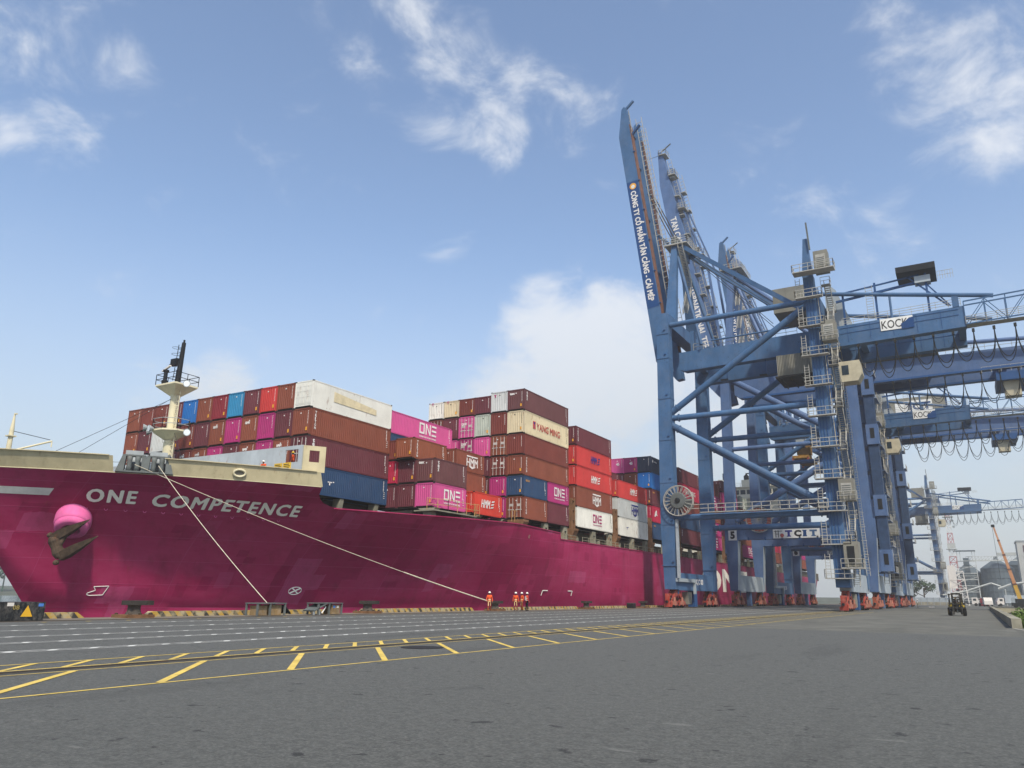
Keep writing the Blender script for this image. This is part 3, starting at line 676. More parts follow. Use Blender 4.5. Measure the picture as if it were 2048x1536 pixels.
for i, y in enumerate(BAYS):
    if 226 < y < 254: continue
    for yy in ((y - 1.55, y + 5.4, y + 11.2) if i else (y - .6, y + 5.6, y + 11.0)):
        big = yy < y
        g = MB()
        if big:    # lashing bridge foot with flared head
            g.prism([(-46.3, 7.7), (-45.7, 7.7), (-45.7, 9.2), (-45.35, 9.9), (-45.35, 10.15), (-47.6, 10.15), (-47.6, 9.9), (-46.3, 9.2)], 1, yy, yy + 1.2)
            if i:
                g.bx(-46.2, -45.75, yy + .1, yy + .28, 10.15, 14.2); g.bx(-46.2, -45.75, yy + .92, yy + 1.1, 10.15, 14.2)
                for z in (11.3, 12.6, 13.9): g.bx(-46.1, -45.8, yy + .28, yy + .92, z, z + .1)
            S(g.build('lashing_bridge', paint('rusty_lashing', '#7a5a40', .75, .3, .9, streak=.3, rust=.7)))
        else:
            g.bx(-46.4, -45.9, yy, yy + .22, 7.7, 10.25); g.bx(-46.4, -45.9, yy + .78, yy + 1.0, 7.7, 10.25); g.bx(-46.4, -45.9, yy + .2, yy + .8, 9.7, 10.25); g.bx(-46.35, -45.95, yy + .2, yy + .8, 7.7, 8.3)
            S(g.build('container_stanchion', M_COAM))
        for k in range(2):
            vx = yy + 1.8 + k * 1.3; S(MB().bx(-46.9, -46.5, vx, vx + .5, 7.7, 8.9 + .3 * (k % 2)).build('deck_vent', M_COAM))
    S(MB().rail([(-44.75, y - .4, 7.9), (-44.75, y + 12.6, 7.9)], 1.15, 1.9, .032, (1, .66, .33)).build('deck_railing', paint('deck_rail_paint', '#8b8672', .7, .2, 2, rust=.4)))
# deckhouse and funnel
M_HOUSE = paint('white_deckhouse', '#cfc9b4', .55, .08, .4, streak=.2, rust=.08)
M_GLASSD = paint('dark_window_glass', '#23313a', .12, .1, 2)
dy = 236.0
g = MB().bx(-84, -47.5, dy, dy + 16, 7.7, 30.2); g.bx(-66.5, -46.6, dy - 1.2, dy + 12, 30.2, 30.55); dh = S(g.build('deckhouse', M_HOUSE))
g = MB().bx(-64.8, -47.2, dy - .8, dy + 9, 30.55, 33.6); g.bx(-65.3, -46.6, dy - 1.3, dy + 9.4, 33.6, 33.9); g.bx(-58.5, -49, dy + 1, dy + 7, 33.9, 36.2); wh = S(g.build('wheelhouse', M_HOUSE))
for k in range(9):
    x = -64.2 + k * 1.9; o = S(MB().bx(x, x + 1.45, dy - .86, dy - .80, 31.6, 32.9).build('wheelhouse_window', M_GLASSD))
for fl in range(4):
    for k in range(10):
        x = -82 + k * 3.5; S(MB().bx(x, x + .8, dy - .05, dy - .004, 12.6 + fl * 4.4, 13.6 + fl * 4.4).build('deckhouse_window', M_GLASSD))
g = MB().bx(-66.5, -46.6, dy - 1.25, dy - 1.15, 30.55, 31.5); S(g.build('bridge_front_rail', M_HOUSE))
g = MB().rail([(-65, dy - 1, 33.9), (-46.8, dy - 1, 33.9)], 1.1, 1.6, .05); g.prism([(-65.3, 36.6), (-62.0, 36.2), (-60.5, 35.2), (-62.2, 35.2), (-65.3, 36.1)], 1, dy, dy + 2); S(g.build('compass_deck_railing', M_HOUSE))
g = MB().tube((-55, dy + 3, 36.2), (-55, dy + 3, 40.5), .3); g.bx(-57.5, -52.5, dy + 2.7, dy + 3.3, 38.2, 38.5); g.tube((-52, dy + 3, 36), (-52, dy + 3, 39.4), .12); g.lathe([(.3, 36.2), (.8, 36.6), (.8, 37.6), (.2, 38.2)], (-57.4, dy + 3, 0), n=12); g.lathe([(.3, 36.2), (.6, 36.6), (.6, 38.4), (.2, 38.8)], (-63.5, dy + 1, 0), n=10); S(g.build('radar_mast', M_BLACK))
g = MB().bx(-60, -53, 262, 270, 20, 34); S(g.build('funnel', paint('magenta_funnel', '#a12a68', .5, .1)))

# ------------------------------------------------------------------ containers
CC = {'maroon': '#5e2d34', 'brown': '#7a4231', 'red-brown': '#6c342c', 'dark red': '#7c2530', 'red': '#b23634', 'orange-red': '#bf3b2e', 'crimson': '#a5213f', 'blue': '#1d63a6',
      'teal': '#2b7ba4', 'navy': '#27405f', 'dark navy': '#232f42', 'pink': '#bd4d84', 'magenta': '#9c2a66', 'white': '#d8d6cb', 'rusty white': '#c9bc9c', 'pale grey': '#b7bab7', 'grey-green': '#aab1a4', 'orange-brown': '#7f4731', 'dusky brown': '#5f3a3b'}
def cmat(c):
    w = c in ('white', 'rusty white', 'pale grey', 'grey-green')
    return paint('container_' + c.replace(' ', '_').replace('-', '_'), CC[c], .55, .10, .45, streak=.35 if w else .22, rust=(.85 if c == 'rusty white' else .45 if w else .25), dust=.03, rustcol='#7a4a26' if w else '#4a2a20')
M_GAP = paint('container_underside', '#191715', .9, .2)
M_TXT = paint('container_lettering', '#dcd8d2', .6, .12, 1.5, dust=.15)
M_TXTB = paint('navy_lettering', '#28307a', .6, .1, 1.5)
M_TXTM = paint('magenta_lettering', '#a01c60', .6, .1, 1.5)
M_TXTR = paint('red_lettering', '#b8463c', .6, .2, 1.5, dust=.3)
M_TXTK = paint('dark_lettering', '#2c2a28', .6, .1, 1.5)
M_STK = paint('yellow_sticker', '#d79a35', .6, .1, 2)
W = 2.44
def corr(g, a, b, fixed, depth, z0, z1, along, pitch=.28):
    """trapezoid corrugated sheet along x or y"""
    n = int(round((b - a) / pitch)); p = (b - a) / n; us = []
    for i in range(n):
        u = a + i * p; us += [(u, 0), (u + .27 * p, 0), (u + .5 * p, 1), (u + .77 * p, 1)]
    us.append((b, 0)); v = []
    for u, k in us:
        q = fixed + depth * k
        for z in (z0, z1): v.append((u, q, z) if along == 'x' else (q, u, z))
    f = []
    for i in range(len(us) - 1):
        q = (2 * i, 2 * i + 2, 2 * i + 3, 2 * i + 1); f.append(q if along == 'x' else q)
    g.add(v, f)
_cm = {}
def cont_meshes(Ln, Hh, end):
    key = (Ln, Hh, end)
    if key in _cm: return _cm[key]
    fr = MB()
    for x in (-W, -.16):
        for y in (0, Ln - .16): fr.bx(x, x + .16, y, y + .16, 0, Hh)
    for x in (-W + .012, -.10 - .012):
        fr.bx(x, x + .10, .16, Ln - .16, .03, .18); fr.bx(x, x + .10, .16, Ln - .16, Hh - .11, Hh - .01)
    for y in (.012, Ln - .112):
        fr.bx(-W + .16, -.16, y, y + .10, .2, .3); fr.bx(-W + .16, -.16, y, y + .10, Hh - .13, Hh - .01)
    fr.add([(-W + .05, .05, Hh - .03), (-.05, .05, Hh - .03), (-.05, Ln - .05, Hh - .03), (-W + .05, Ln - .05, Hh - .03)], [(0, 1, 2, 3)])
    cs = MB()
    for x in (-W - .004, -.176):
        for y in (-.004, Ln - .176):
            for z in (-.004, Hh - .116): cs.bx(x, x + .18, y, y + .18, z, z + .12)
    wl = MB()
    if end == 'reefer':
        corr(wl, .16, Ln - .16, -.03, -.012, .18, Hh - .11, 'y', .16)
        wl.add([(-.16, .03, .25), (-W + .16, .03, .25), (-W + .16, .03, Hh - .13), (-.16, .03, Hh - .13)], [(0, 1, 2, 3)])
    else:
        corr(wl, .16, Ln - .16, -.015, -.065, .18, Hh - .11, 'y')
        if end == 'ribbed': corr(wl, -W + .16, -.16, .02, .065, .25, Hh - .13, 'x', .265)
        else: wl.add([(-.16, .07, .25), (-W + .16, .07, .25), (-W + .16, .07, Hh - .13), (-.16, .07, Hh - .13)], [(0, 1, 2, 3)])
    wl.add([(-W + .03, Ln - .16, .18), (-W + .03, .16, .18), (-W + .03, .16, Hh - .11), (-W + .03, Ln - .16, Hh - .11)], [(0, 1, 2, 3)])
    wl.add([(-W + .16, Ln - .04, .1), (-.16, Ln - .04, .1), (-.16, Ln - .04, Hh - .1), (-W + .16, Ln - .04, Hh - .1)], [(0, 1, 2, 3)])
    fl = MB().add([(-W + .1, .1, .1), (-.1, .1, .1), (-.1, Ln - .1, .1), (-W + .1, Ln - .1, .1)], [(3, 2, 1, 0)])
    fl.add([(-W + .16, .06, .0), (-.16, .06, .0), (-.16, .06, .2), (-W + .16, .06, .2)], [(0, 1, 2, 3)])  # near-black upright sheet standing in for shade in the slot below the end rail
    dr = lb = None
    if end == 'doors':
        dr = MB(); lb = MB()
        for x0 in (-W + .17, -W / 2 + .02):
            x1 = x0 + W / 2 - .19
            for k in range(5):
                z0 = .28 + k * (Hh - .45) / 5; dr.bx(x0 + .03, x1 - .03, .035, .07, z0 + .03, z0 + (Hh - .45) / 5 - .05)
            for fx in (.28, .75):
                x = x0 + (x1 - x0) * fx; lb.tube((x, .0, .2), (x, .0, Hh - .15), .03, 6)
            lb.bx(x0 + .1, x1 - .1, -.02, .03, 1.05, 1.14); lb.bx(x0 + .3, x1 - .2, .0, .034, 1.5, 1.8)
    if end == 'reefer':
        dr = MB()
        for k in range(4):
            x = -W + .25 + k * .52; dr.bx(x, x + .44, .0, .03, .35, Hh - .25)
        for z in (.5, 1.1, 1.7, 2.2): dr.bx(-W + .2, -.2, -.012, .028, z, z + .035)
    _cm[key] = [x.mesh(n) if x else None for x, n in ((fr, 'frame'), (cs, 'corner_casting'), (wl, 'wall'), (fl, 'floor'), (dr, 'door'), (lb, 'lock_bars'))]
    return _cm[key]
M_CAST = paint('casting_grime', '#2e2826', .8, .25, 2)
M_BARS = paint('lock_bar', '#b3aca4', .5, .15, 2)
_logo = {}
def logo_mesh(kind, Ln, Hh):
    """lettering for the quay-side face; local x = +.006 in front of the outer plane"""
    key = (kind, Ln, Hh)
    if key in _logo: return _logo[key]
    g = MB(); X = .006; u, v = (0, 1, 0), (0, 0, 1)
    def rect(y0, y1, z0, z1): g.add([(X, y0, z0), (X, y1, z0), (X, y1, z1), (X, y0, z1)], [(0, 1, 2, 3)])
    def one(y, z, h):
        w = h * .78; s = h * .17
        rect(y, y + w, z, z + s); rect(y, y + w, z + h - s, z + h); rect(y, y + s, z + s, z + h - s); rect(y + w - s, y + w, z + s, z + h - s)
        n = y + w + h * .16; rect(n, n + s, z, z + h); rect(n + w - s, n + w, z, z + h); g.add([(X, n + s, z + h), (X, n + s, z + h - s * 1.6), (X, n + w - s, z), (X, n + w - s, z + s * 1.6)], [(0, 1, 2, 3)])
        e = n + w + h * .16
        for t in (0, .415, .83): rect(e, e + w * .92, z + h * t, z + h * t + s)
        put_text(g, 'OCEAN NETWORK EXPRESS', (X, y, z - h * .34), u, v, w=3 * w + h * .28, h=h * .15, bold=.03)
    def hmm_wing(y, z, h):
        put_text(g, 'HMM', (X, y, z), u, v, w=h * 2.1, h=h, bold=.0, shear=.25)
        for k in range(3):
            z0 = z + h * (.02 + .38 * k); yy = y + h * (2.2 + .12 * k); g.add([(X, yy, z0), (X, yy + h * .62, z0 + h * .1), (X, yy + h * .78, z0 + h * .3), (X, yy + .1 * h, z0 + h * .2)], [(0, 1, 2, 3)])
    def hmm_crest(y, z, h):
        put_text(g, 'HMM', (X, y, z), u, v, w=h * 1.75, h=h * .68, bold=.0)
        g.add([(X, y, z + h * .8), (X, y + h * .8, z + h * .8), (X, y + h * .88, z + h * .68), (X, y + h * .96, z + h * .8), (X, y + h * 1.75, z + h * .8), (X, y + h * 1.75, z + h * .92), (X, y, z + h * .92)], [(0, 1, 2, 3, 4, 5, 6)])
        g.add([(X, y + h * .3, z), (X, y + h * 1.45, z), (X, y + h * .88, z - h * .22)], [(0, 2, 1)])
    def vert(word, y, z, s, step):
        for i, ch in enumerate(word): put_text(g, ch, (X, y, z - i * step), u, v, w=s * (.45 if ch == 'I' else .85), h=s, bold=.04)
    m = Ln / 2
    if kind == 'one_centre': h = Hh * (.45 if Ln < 7 else .5); one(m - h * 1.33 + (.35 if Ln < 7 else 1.0), Hh * .36, h)
    if kind == 'one_reefer':
        h = Hh * .42; one(m - h * 1.33 + .7, Hh * .36, h)
    if kind == 'hmm_wing': hmm_wing(m - 1.5 + (0 if Ln < 7 else .2), Hh * .34, Hh * .36)
    if kind == 'hmm_crest': hmm_crest(m - .8, Hh * .3, Hh * .56)
    if kind == 'triton': vert('TRITON', .55, Hh - .55, .27, .31)
    if kind == 'tex': vert('tex', .5, Hh - .6, .36, .40)
    if kind == 'yang':
        put_text(g, 'YANG MING', (X, 3.2, 1.0), u, v, w=6.4, h=.85, bold=.03)
    if kind == 'star': put_text(g, 'HAMBURG', (X, 1.6, Hh - .95), u, v, w=1.4, h=.25); put_poly(g, [(math.cos(t) * (.4 if i % 2 else .16), math.sin(t) * (.4 if i % 2 else .16)) for i, t in enumerate([j * math.pi / 5 for j in range(10)])], (X, 1.0, Hh - .8), u, v)
    if kind == 'cma': put_text(g, 'CMA CGM', (X, 4.4, 1.0), u, v, w=5.2, h=1.0, bold=.02)
    if kind == 'gold': put_text(g, 'BEACON', (X, .5, Hh - .7), u, v, w=.95, h=.24)
    if kind == 'swoosh':
        put_poly(g, [(.0, .1), (.35, .75), (.9, 1.2), (1.3, 1.1), (1.2, .6), (1.55, .25), (.9, .35), (.6, .1)], (X, .9, .9), u, v)
    if kind == 'faint': rect(3.0, 3.6, 1.35, 1.45); rect(3.2, 3.35, 1.1, 1.4); rect(3.7, 3.9, 1.4, 1.5)
    _logo[key] = g.mesh('logo') if g.v else None
    return _logo[key]
_mark = {}
def mark_mesh(Ln, Hh, v):
    """stencilled numbers and weights, small dashes only"""
    key = (Ln, Hh, v)
    if key in _mark: return _mark[key]
    g = MB(); r = random.Random(v * 7 + int(Ln)); X = .004
    y0 = Ln - .75
    for k in range(7):
        z = Hh - .35 - k * .16; g.add([(X, y0, z), (X, y0 + .12, z), (X, y0 + .12, z + .1), (X, y0, z + .1)], [(0, 1, 2, 3)])
    for k in range(4): z = .7 + k * .2; g.add([(X, y0 + .1, z), (X, y0 + .3, z), (X, y0 + .3, z + .06), (X, y0 + .1, z + .06)], [(0, 1, 2, 3)])
    for k in range(9):       # end face column of figures
        z = Hh - .4 - k * .15; x = -.42; g.add([(x, .012, z), (x + .07, .012, z), (x + .07, .012, z + .09), (x, .012, z + .09)], [(0, 1, 2, 3)])
    x = -W + .6 + .8 * r.random(); z = Hh - .55; g.add([(x, .012, z), (x + .16, .012, z), (x + .16, .012, z + .12), (x, .012, z + .12)], [(0, 1, 2, 3)])
    _mark[key] = g.mesh('stencil_marks'); return _mark[key]
_stk = {}
def sticker_mesh():
    if 's' not in _stk:
        g = MB().add([(-.62, .010, .5), (-.4, .010, .5), (-.4, .010, .85), (-.62, .010, .85)], [(0, 1, 2, 3)]); _stk['s'] = g.mesh('sticker')
        g = MB(); put_text(g, 'HMM', (-1.9, .010, 1.95), (1, 0, 0), (0, 0, 1), w=.65, h=.26, bold=.06); _stk['h'] = g.mesh('end_logo')
        g = MB(); put_text(g, '45', (-1.45, .010, 1.5), (1, 0, 0), (0, 0, 1), w=.6, h=.5, bold=.04); _stk['45'] = g.mesh('length_figures')
        g = MB(); put_text(g, 'tex', (-2.15, .010, 2.05), (1, 0, 0), (0, 0, 1), w=.75, h=.3, bold=.05); _stk['tex'] = g.mesh('end_logo')
        g = MB(); put_text(g, 'T', (-2.0, .010, 2.0), (1, 0, 0), (0, 0, 1), w=.34, h=.34, bold=.08); _stk['t'] = g.mesh('end_logo')
        g = MB(); put_text(g, 'ONE', (-2.0, .028, 1.8), (1, 0, 0), (0, 0, 1), w=.8, h=.32, bold=.05); _stk['one'] = g.mesh('end_logo')
    return _stk
TIER = ['lowest', 'second', 'third', 'fourth', 'fifth', 'sixth']
ROWW = ['outermost', 'second', 'third', 'fourth', 'fifth', 'sixth', 'seventh', 'eighth', 'ninth', 'tenth', 'eleventh', 'twelfth']
N_CONT = [0]
def container(col, x, y, z, Ln, Hh, where, end='ribbed', logo=None, lmat=None, ex=None, mark=True):
    N_CONT[0] += 1; k = N_CONT[0]
    kindw = {'ribbed': 'container', 'doors': 'container with doors forward', 'reefer': 'refrigerated container'}[end]
    o = empty('shipping_container', (x, y, z), f'{col} {kindw}, {where}', 'container', 'containers stacked on the ship')
    fr, cs, wl, fl, dr, lb = cont_meshes(Ln, Hh, end); m = cmat(col)
    link('frame', fr, m, o); link('corner_castings', cs, M_CAST, o)['kind'] = 'stuff'; link('wall', wl, m, o); link('floor', fl, M_GAP, o)
    if dr: link('door', dr, m if end == 'reefer' else cmat(col), o)
    if lb: link('lock_bars', lb, M_BARS, o)['kind'] = 'stuff'
    dark = col in ('white', 'rusty white', 'pale grey', 'grey-green')
    if logo:
        lm = logo_mesh(logo, Ln, Hh)
        if lm: link('logo', lm, lmat or M_TXT, o)
    if mark: link('stencil_marks', mark_mesh(Ln, Hh, k % 5), M_TXTK if dark else M_TXT, o)['kind'] = 'stuff'
    s = sticker_mesh()
    if ex == 'h': link('end_logo', s['h'], M_TXT, o)
    if ex in ('45', 'tex'): link('end_logo', s[ex], M_TXT, o)
    if ex == 't': link('end_logo', s['t'], M_TXTM, o)
    if ex == 'one': link('end_logo', s['one'], M_TXT, o)
    if end == 'ribbed' and (k * 7) % 10 < 6: link('sticker', s['s'], M_STK, o)
    return o
L40, L20, L45 = 12.19, 6.06, 13.72
# bay behind the foremast: twelve rows, four tiers
B1X, B1Y, B1Z, H1 = -54.2, 53.2, 10.62, 2.8
T4 = ['white', 'brown', 'red', 'maroon', 'teal', 'dark red', 'brown', 'blue', 'maroon', 'red-brown', 'red-brown', 'brown']
T3 = ['brown', 'maroon', 'magenta', 'brown', 'magenta', 'brown', 'maroon', 'red-brown', 'maroon', 'pale grey', 'maroon', 'brown']
T2 = ['maroon', 'brown', 'magenta', 'brown', 'maroon', 'magenta', 'brown', 'red-brown', 'maroon', 'brown', 'maroon', 'brown']
T1 = ['navy'] + ['brown', 'maroon', 'red-brown', 'brown', 'maroon', 'brown', 'navy', 'maroon', 'brown', 'red-brown', 'maroon']
for ti, row in enumerate((T1, T2, T3, T4)):
    for ci, c in enumerate(row):
        end = 'reefer' if (ti, ci) == (3, 0) else 'doors' if (ti, ci) == (1, 0) else 'ribbed'
        lg = {(2, 0): 'triton', (1, 0): 'tex', (0, 0): 'faint'}.get((ti, ci)); ex = 'h' if (ti == 2 and ci in (3, 5)) or (ti == 1 and ci in (1, 3, 6, 7)) else None
        container(c, B1X - ci * 2.462, B1Y, B1Z + ti * H1, L40, H1 - .015, f'{TIER[ti]} tier, {ROWW[ci]} row, bay behind the foremast', end, lg, None, ex, mark=not (ti == 3 and ci == 0))
M_TAPE = paint('faded_tape', '#d2c4a0', .7, .15, 1.2)
g = MB().add([(B1X + .008, B1Y + 3.0, B1Z + 3 * H1 + 1.15), (B1X + .008, B1Y + 9.6, B1Z + 3 * H1 + 1.05), (B1X + .008, B1Y + 9.6, B1Z + 3 * H1 + 1.65), (B1X + .008, B1Y + 3.0, B1Z + 3 * H1 + 2.2)], [(0, 1, 2, 3)])
top = [o for o in COL.objects if o.get('label', '').startswith('white refrigerated container, fourth tier')][0]
o = g.build('faded_stripe', M_TAPE, top); o.matrix_parent_inverse = Matrix.Translation((-B1X, -B1Y, -(B1Z + 3 * H1)))
# the twenty-foot bays behind it
F, A2 = 65.3, 73.1; x0, p = -47.9, 2.46; z0, h2 = 10.2, 2.62
where2 = 'of the short stacks beside the walkway'
container('pink', x0, F, z0, L20, h2 - .02, f'lowest tier, outermost row {where2}', 'ribbed', 'one_centre')
container('dusky brown', x0, F, z0 + h2, L20, h2 - .02, f'second tier, outermost row {where2}', 'ribbed', 'tex', None, 'tex')
container('maroon', x0 - p, F, z0, L20, h2 - .02, f'lowest tier, second row {where2}')
container('maroon', x0 - p, F, z0 + h2, L20, h2 - .02, f'second tier, second row {where2}')
container('orange-brown', x0 - p, F - .6, z0 + 2 * h2, L20, h2 - .3, f'third tier, second row {where2}', 'ribbed', 'triton')
container('maroon', x0 - 2 * p, F, z0, L20, h2 - .02, f'lowest tier, third row {where2}')
container('crimson', x0 - 2 * p, F, z0 + h2, L20, h2 - .02, f'second tier, third row {where2}')
container('red-brown', x0 - 2 * p, F, z0 + 2 * h2, L20, h2 - .3, f'third tier, third row {where2}')
where2 = 'of the short stacks before the tall stack'
container('orange-red', x0 + .3, A2 - .6, z0, L20, h2 - .1, f'lowest tier, outermost row {where2}', 'ribbed', 'hmm_wing')
container('brown', x0 - p, A2, z0, L20, h2 - .02, f'lowest tier, second row {where2}')
container('brown', x0 - p, A2, z0 + h2, L20, h2 - .02, f'second tier, second row {where2}')
container('brown', x0 - p, A2 - .4, z0 + 2 * h2, L20, h2 - .2, f'third tier, second row {where2}', 'ribbed', 'hmm_crest')
for k, c in enumerate(('maroon', 'brown')): container(c, x0 - 2 * p, A2, z0 + k * h2, L20, h2 - .02, f'{TIER[k]} tier, third row {where2}')
x3 = x0 - 3 * p
for k, c in enumerate(('maroon', 'red-brown', 'navy')): container(c, x3, 66.6, z0 + .3 + k * 2.85, L40, 2.83, f'{TIER[k]} tier, under the long lettered pink container')
container('pink', x3, 66.6, 19.05, L40, 2.62, 'top tier, with large white letters, behind the white-topped bay', 'ribbed', 'one_centre', None, '45')
# the tall stack amidships of the picture
BX, P3 = -45.75, 2.44
Z3 = [10.3, 12.98, 15.52, 18.04, 20.68, 23.62, 26.36]
rows3 = [  # per tier, outermost first
    [('brown', 'doors'), ('magenta', 'ribbed'), ('maroon', 'ribbed'), ('brown', 'ribbed'), ('maroon', 'ribbed')],
    [('navy', 'ribbed'), ('magenta', 'ribbed'), ('maroon', 'ribbed'), ('dark red', 'ribbed'), ('brown', 'ribbed')],
    [('brown', 'ribbed'), ('red-brown', 'doors'), ('maroon', 'ribbed'), ('pale grey', 'ribbed'), ('maroon', 'ribbed')],
    [('red-brown', 'ribbed'), ('orange-brown', 'doors'), ('pink', 'ribbed'), ('magenta', 'doors'), ('pink', 'ribbed'), ('brown', 'ribbed')],
    [('rusty white', 'ribbed'), ('red-brown', 'ribbed'), ('grey-green', 'ribbed'), ('pink', 'doors'), ('maroon', 'ribbed'), ('red-brown', 'doors')],
    [('dusky brown', 'ribbed'), ('pale grey', 'ribbed'), ('maroon', 'ribbed'), ('red-brown', 'ribbed'), ('rusty white', 'ribbed'), ('white', 'ribbed')]]
for ti, row in enumerate(rows3):
    for ci, (c, e) in enumerate(row):
        x = BX - ci * P3; H_ = Z3[ti + 1] - Z3[ti] - .02; w = f'{TIER[ti]} tier, {ROWW[ci]} row, tall six-high stack'
        if ci == 0 and ti < 2:
            container(c, x, BAYS[0], Z3[ti], L20, H_, f'{TIER[ti]} tier, forward half of the tall stack\'s outermost row', e, 'triton' if ti == 0 else 'gold', M_STK if ti == 1 else None)
            container('maroon' if ti == 0 else 'magenta', x, BAYS[0] + 6.13, Z3[ti], L20, H_, f'{TIER[ti]} tier, aft half of the tall stack\'s outermost row', 'ribbed', 'one_centre' if ti == 1 else None); continue
        lg = {(2, 0): 'triton', (4, 0): 'yang', (5, 0): 'tex'}.get((ti, ci)); ex = {(5, 1): 't', (5, 4): 't', (5, 5): 't', (5, 0): 'tex', (4, 3): 'one', (3, 3): 'one'}.get((ti, ci))
        dz = -.35 if ti == 5 and ci in (2, 3, 4, 5) else 0
        o = container(c, x, BAYS[0], Z3[ti] + (dz if 0 else 0), L40, H_ + dz, w, e, lg, M_TXTR if lg == 'yang' else None, ex)
        if lg == 'yang':
            g = MB().add([(.006, 2.2, 1.0), (.006, 2.9, 1.0), (.006, 2.9, 1.95), (.006, 2.2, 1.95)], [(0, 1, 2, 3)]); g.build('emblem', M_TXTR, o)
            g = MB().add([(.008, 2.5, 1.1), (.008, 2.6, 1.1), (.008, 2.6, 1.5), (.008, 2.84, 1.85), (.008, 2.26, 1.85), (.008, 2.5, 1.5)], [(0, 1, 2, 3, 4, 5)]); g.build('emblem_letter', M_TXTB, o)
def stack(bay, specs, where, zs, rows_in=(), dx=0):
    y = BAYS[bay] if isinstance(bay, int) else bay
    for ti, s in enumerate(specs):
        c, e, lg, lm = (list(s) + ['ribbed', None, None][len(s) - 1:])[:4]
        container(c, BX + dx, y, zs[ti], L40, zs[ti + 1] - zs[ti] - .02, f'{TIER[ti]} tier, outermost row {where}', e, lg, lm)
    for r, cols in enumerate(rows_in):
        for ti, c in enumerate(cols):
            ex = None
            if isinstance(c, tuple): c, ex = c
            container(c, BX + dx - (r + 1) * 2.46, y, zs[ti], L40, zs[ti + 1] - zs[ti] - .02, f'{TIER[ti]} tier, {ROWW[r + 1]} row {where}', 'ribbed', None, None, ex)
stack(1, [('white', 'reefer', 'one_reefer', M_TXTM), ('brown', 'ribbed', 'hmm_crest'), ('red', 'ribbed', 'hmm_wing'), ('red', 'ribbed', 'hmm_wing', M_TXTB), ('maroon', 'ribbed', 'triton')],
      'of the stack with the red pair', [10.5, 13.27, 16.1, 18.92, 21.75, 24.45], [['maroon', 'brown', 'red-brown', 'maroon', 'brown'], ['brown', 'maroon', 'brown', 'maroon', 'red-brown']])
stack(2, [('white', 'reefer', 'faint', M_TXTB), ('pale grey', 'reefer', 'hmm_crest', M_TXTB), ('red', 'ribbed', 'hmm_wing')],
      'of the low stack before the crane leg', [10.4, 13.2, 16.1, 18.85, 21.6], [['maroon', 'brown', 'maroon'], ['brown', 'maroon', 'red-brown', 'maroon']])
stack(3, [('navy', 'ribbed', 'gold', M_STK), ('crimson', 'ribbed', 'swoosh'), ('maroon', 'ribbed', 'gold', M_STK), ('blue', 'ribbed', 'cma'), ('dark navy', 'ribbed', 'star')],
      'of the navy-topped stack by the crane leg', [10.8, 13.6, 16.4, 19.2, 22.0, 24.8], [['maroon', 'brown', 'maroon', 'brown', ('magenta', '45')], ['brown', 'maroon', 'brown', 'maroon', ('pink', '45')]])
stack(4, [('maroon', 'ribbed', 'tex'), ('navy',), ('red-brown',), ('crimson', 'ribbed', 'yang'), ('maroon', 'ribbed', 'gold')],
      'of the stack between the first crane legs', [11.0, 13.8, 16.6, 19.4, 22.2, 25.0], [['brown', 'maroon', 'brown', 'maroon', ('maroon', 'tex')]])
stack(5, [('magenta', 'ribbed', 'one_centre'), ('magenta', 'ribbed', 'one_centre'), ('brown',), ('magenta', 'ribbed', 'one_centre'), ('red-brown',)],
      'of the magenta stack behind the first crane', [11.0, 13.8, 16.6, 19.4, 22.2, 25.0], [['brown', 'maroon', 'brown', 'maroon', 'maroon']])
stack(6, [('navy',), ('magenta', 'ribbed', 'one_centre'), ('maroon',), ('magenta', 'ribbed', 'one_centre'), ('magenta', 'ribbed', 'hmm_crest'), ('maroon',)],
      'of the stack before the number 5 crane', [10.6, 13.4, 16.0, 18.6, 21.2, 23.8, 26.3], [['brown', 'maroon', 'brown', 'maroon', 'brown']])
stack(7, [('magenta', 'ribbed', 'one_centre'), ('brown',), ('navy',), ('brown',), ('grey-green',)], 'of the grey-topped stack behind crane 5', [10.6, 13.4, 16.2, 19, 21.8, 24.6])
stack(8, [('magenta', 'ribbed', 'one_centre'), ('maroon',), ('red-brown',), ('navy',)], 'of the stack in front of the deckhouse', [10.6, 13.4, 16.2, 19, 21.8])
stack(9, [('brown',), ('crimson',), ('maroon',), ('magenta',)], 'of the stack right before the white deckhouse', [10.6, 13.4, 16.2, 19, 21.8])
stack(258.0, [('brown',), ('magenta',), ('brown',), ('maroon',)], 'of the first stack aft of the deckhouse', [10.6, 13.4, 16.2, 19, 21.8], dx=-1)
stack(272.5, [('maroon',), ('pink',), ('brown',)], 'of the sternmost stack', [10.6, 13.4, 16.2, 19], dx=-2.5)

# ------------------------------------------------------------------ ship-to-shore cranes
M_BLUE = paint('crane_blue', '#3c5c7f', .5, .13, .35, streak=.28, rust=.18, rustcol='#54524c', chips=.6, dust=.08)
M_BLUE2 = paint('crane_violet_blue', '#4a6287', .5, .13, .35, streak=.28, rust=.15, rustcol='#54565e', chips=.6, dust=.08)
M_BLUED = paint('crane_deep_blue', '#274b78', .5, .10, .5, streak=.15)
M_BAND = paint('boom_name_band', '#1b4070', .5, .08, .5, streak=.1)
M_GALV = paint('galvanised_grating', '#a19f96', .6, .15, 1.5, rust=.12)
M_GALVB = paint('beige_cladding', '#7d7b70', .6, .12, .6, streak=.3, rust=.15)
M_ORNG = paint('bogie_orange_red', '#96382b', .6, .2, 1.2, rust=.45, dust=.25, rustcol='#5a2a1e')
M_ORNG2 = paint('bogie_faded_orange', '#8c442d', .65, .2, 1.2, rust=.5, dust=.25, rustcol='#5a2e1e')
M_RUSTB = paint('rusty_boom_rail', '#6a4b3e', .8, .25, .9, rust=.5)
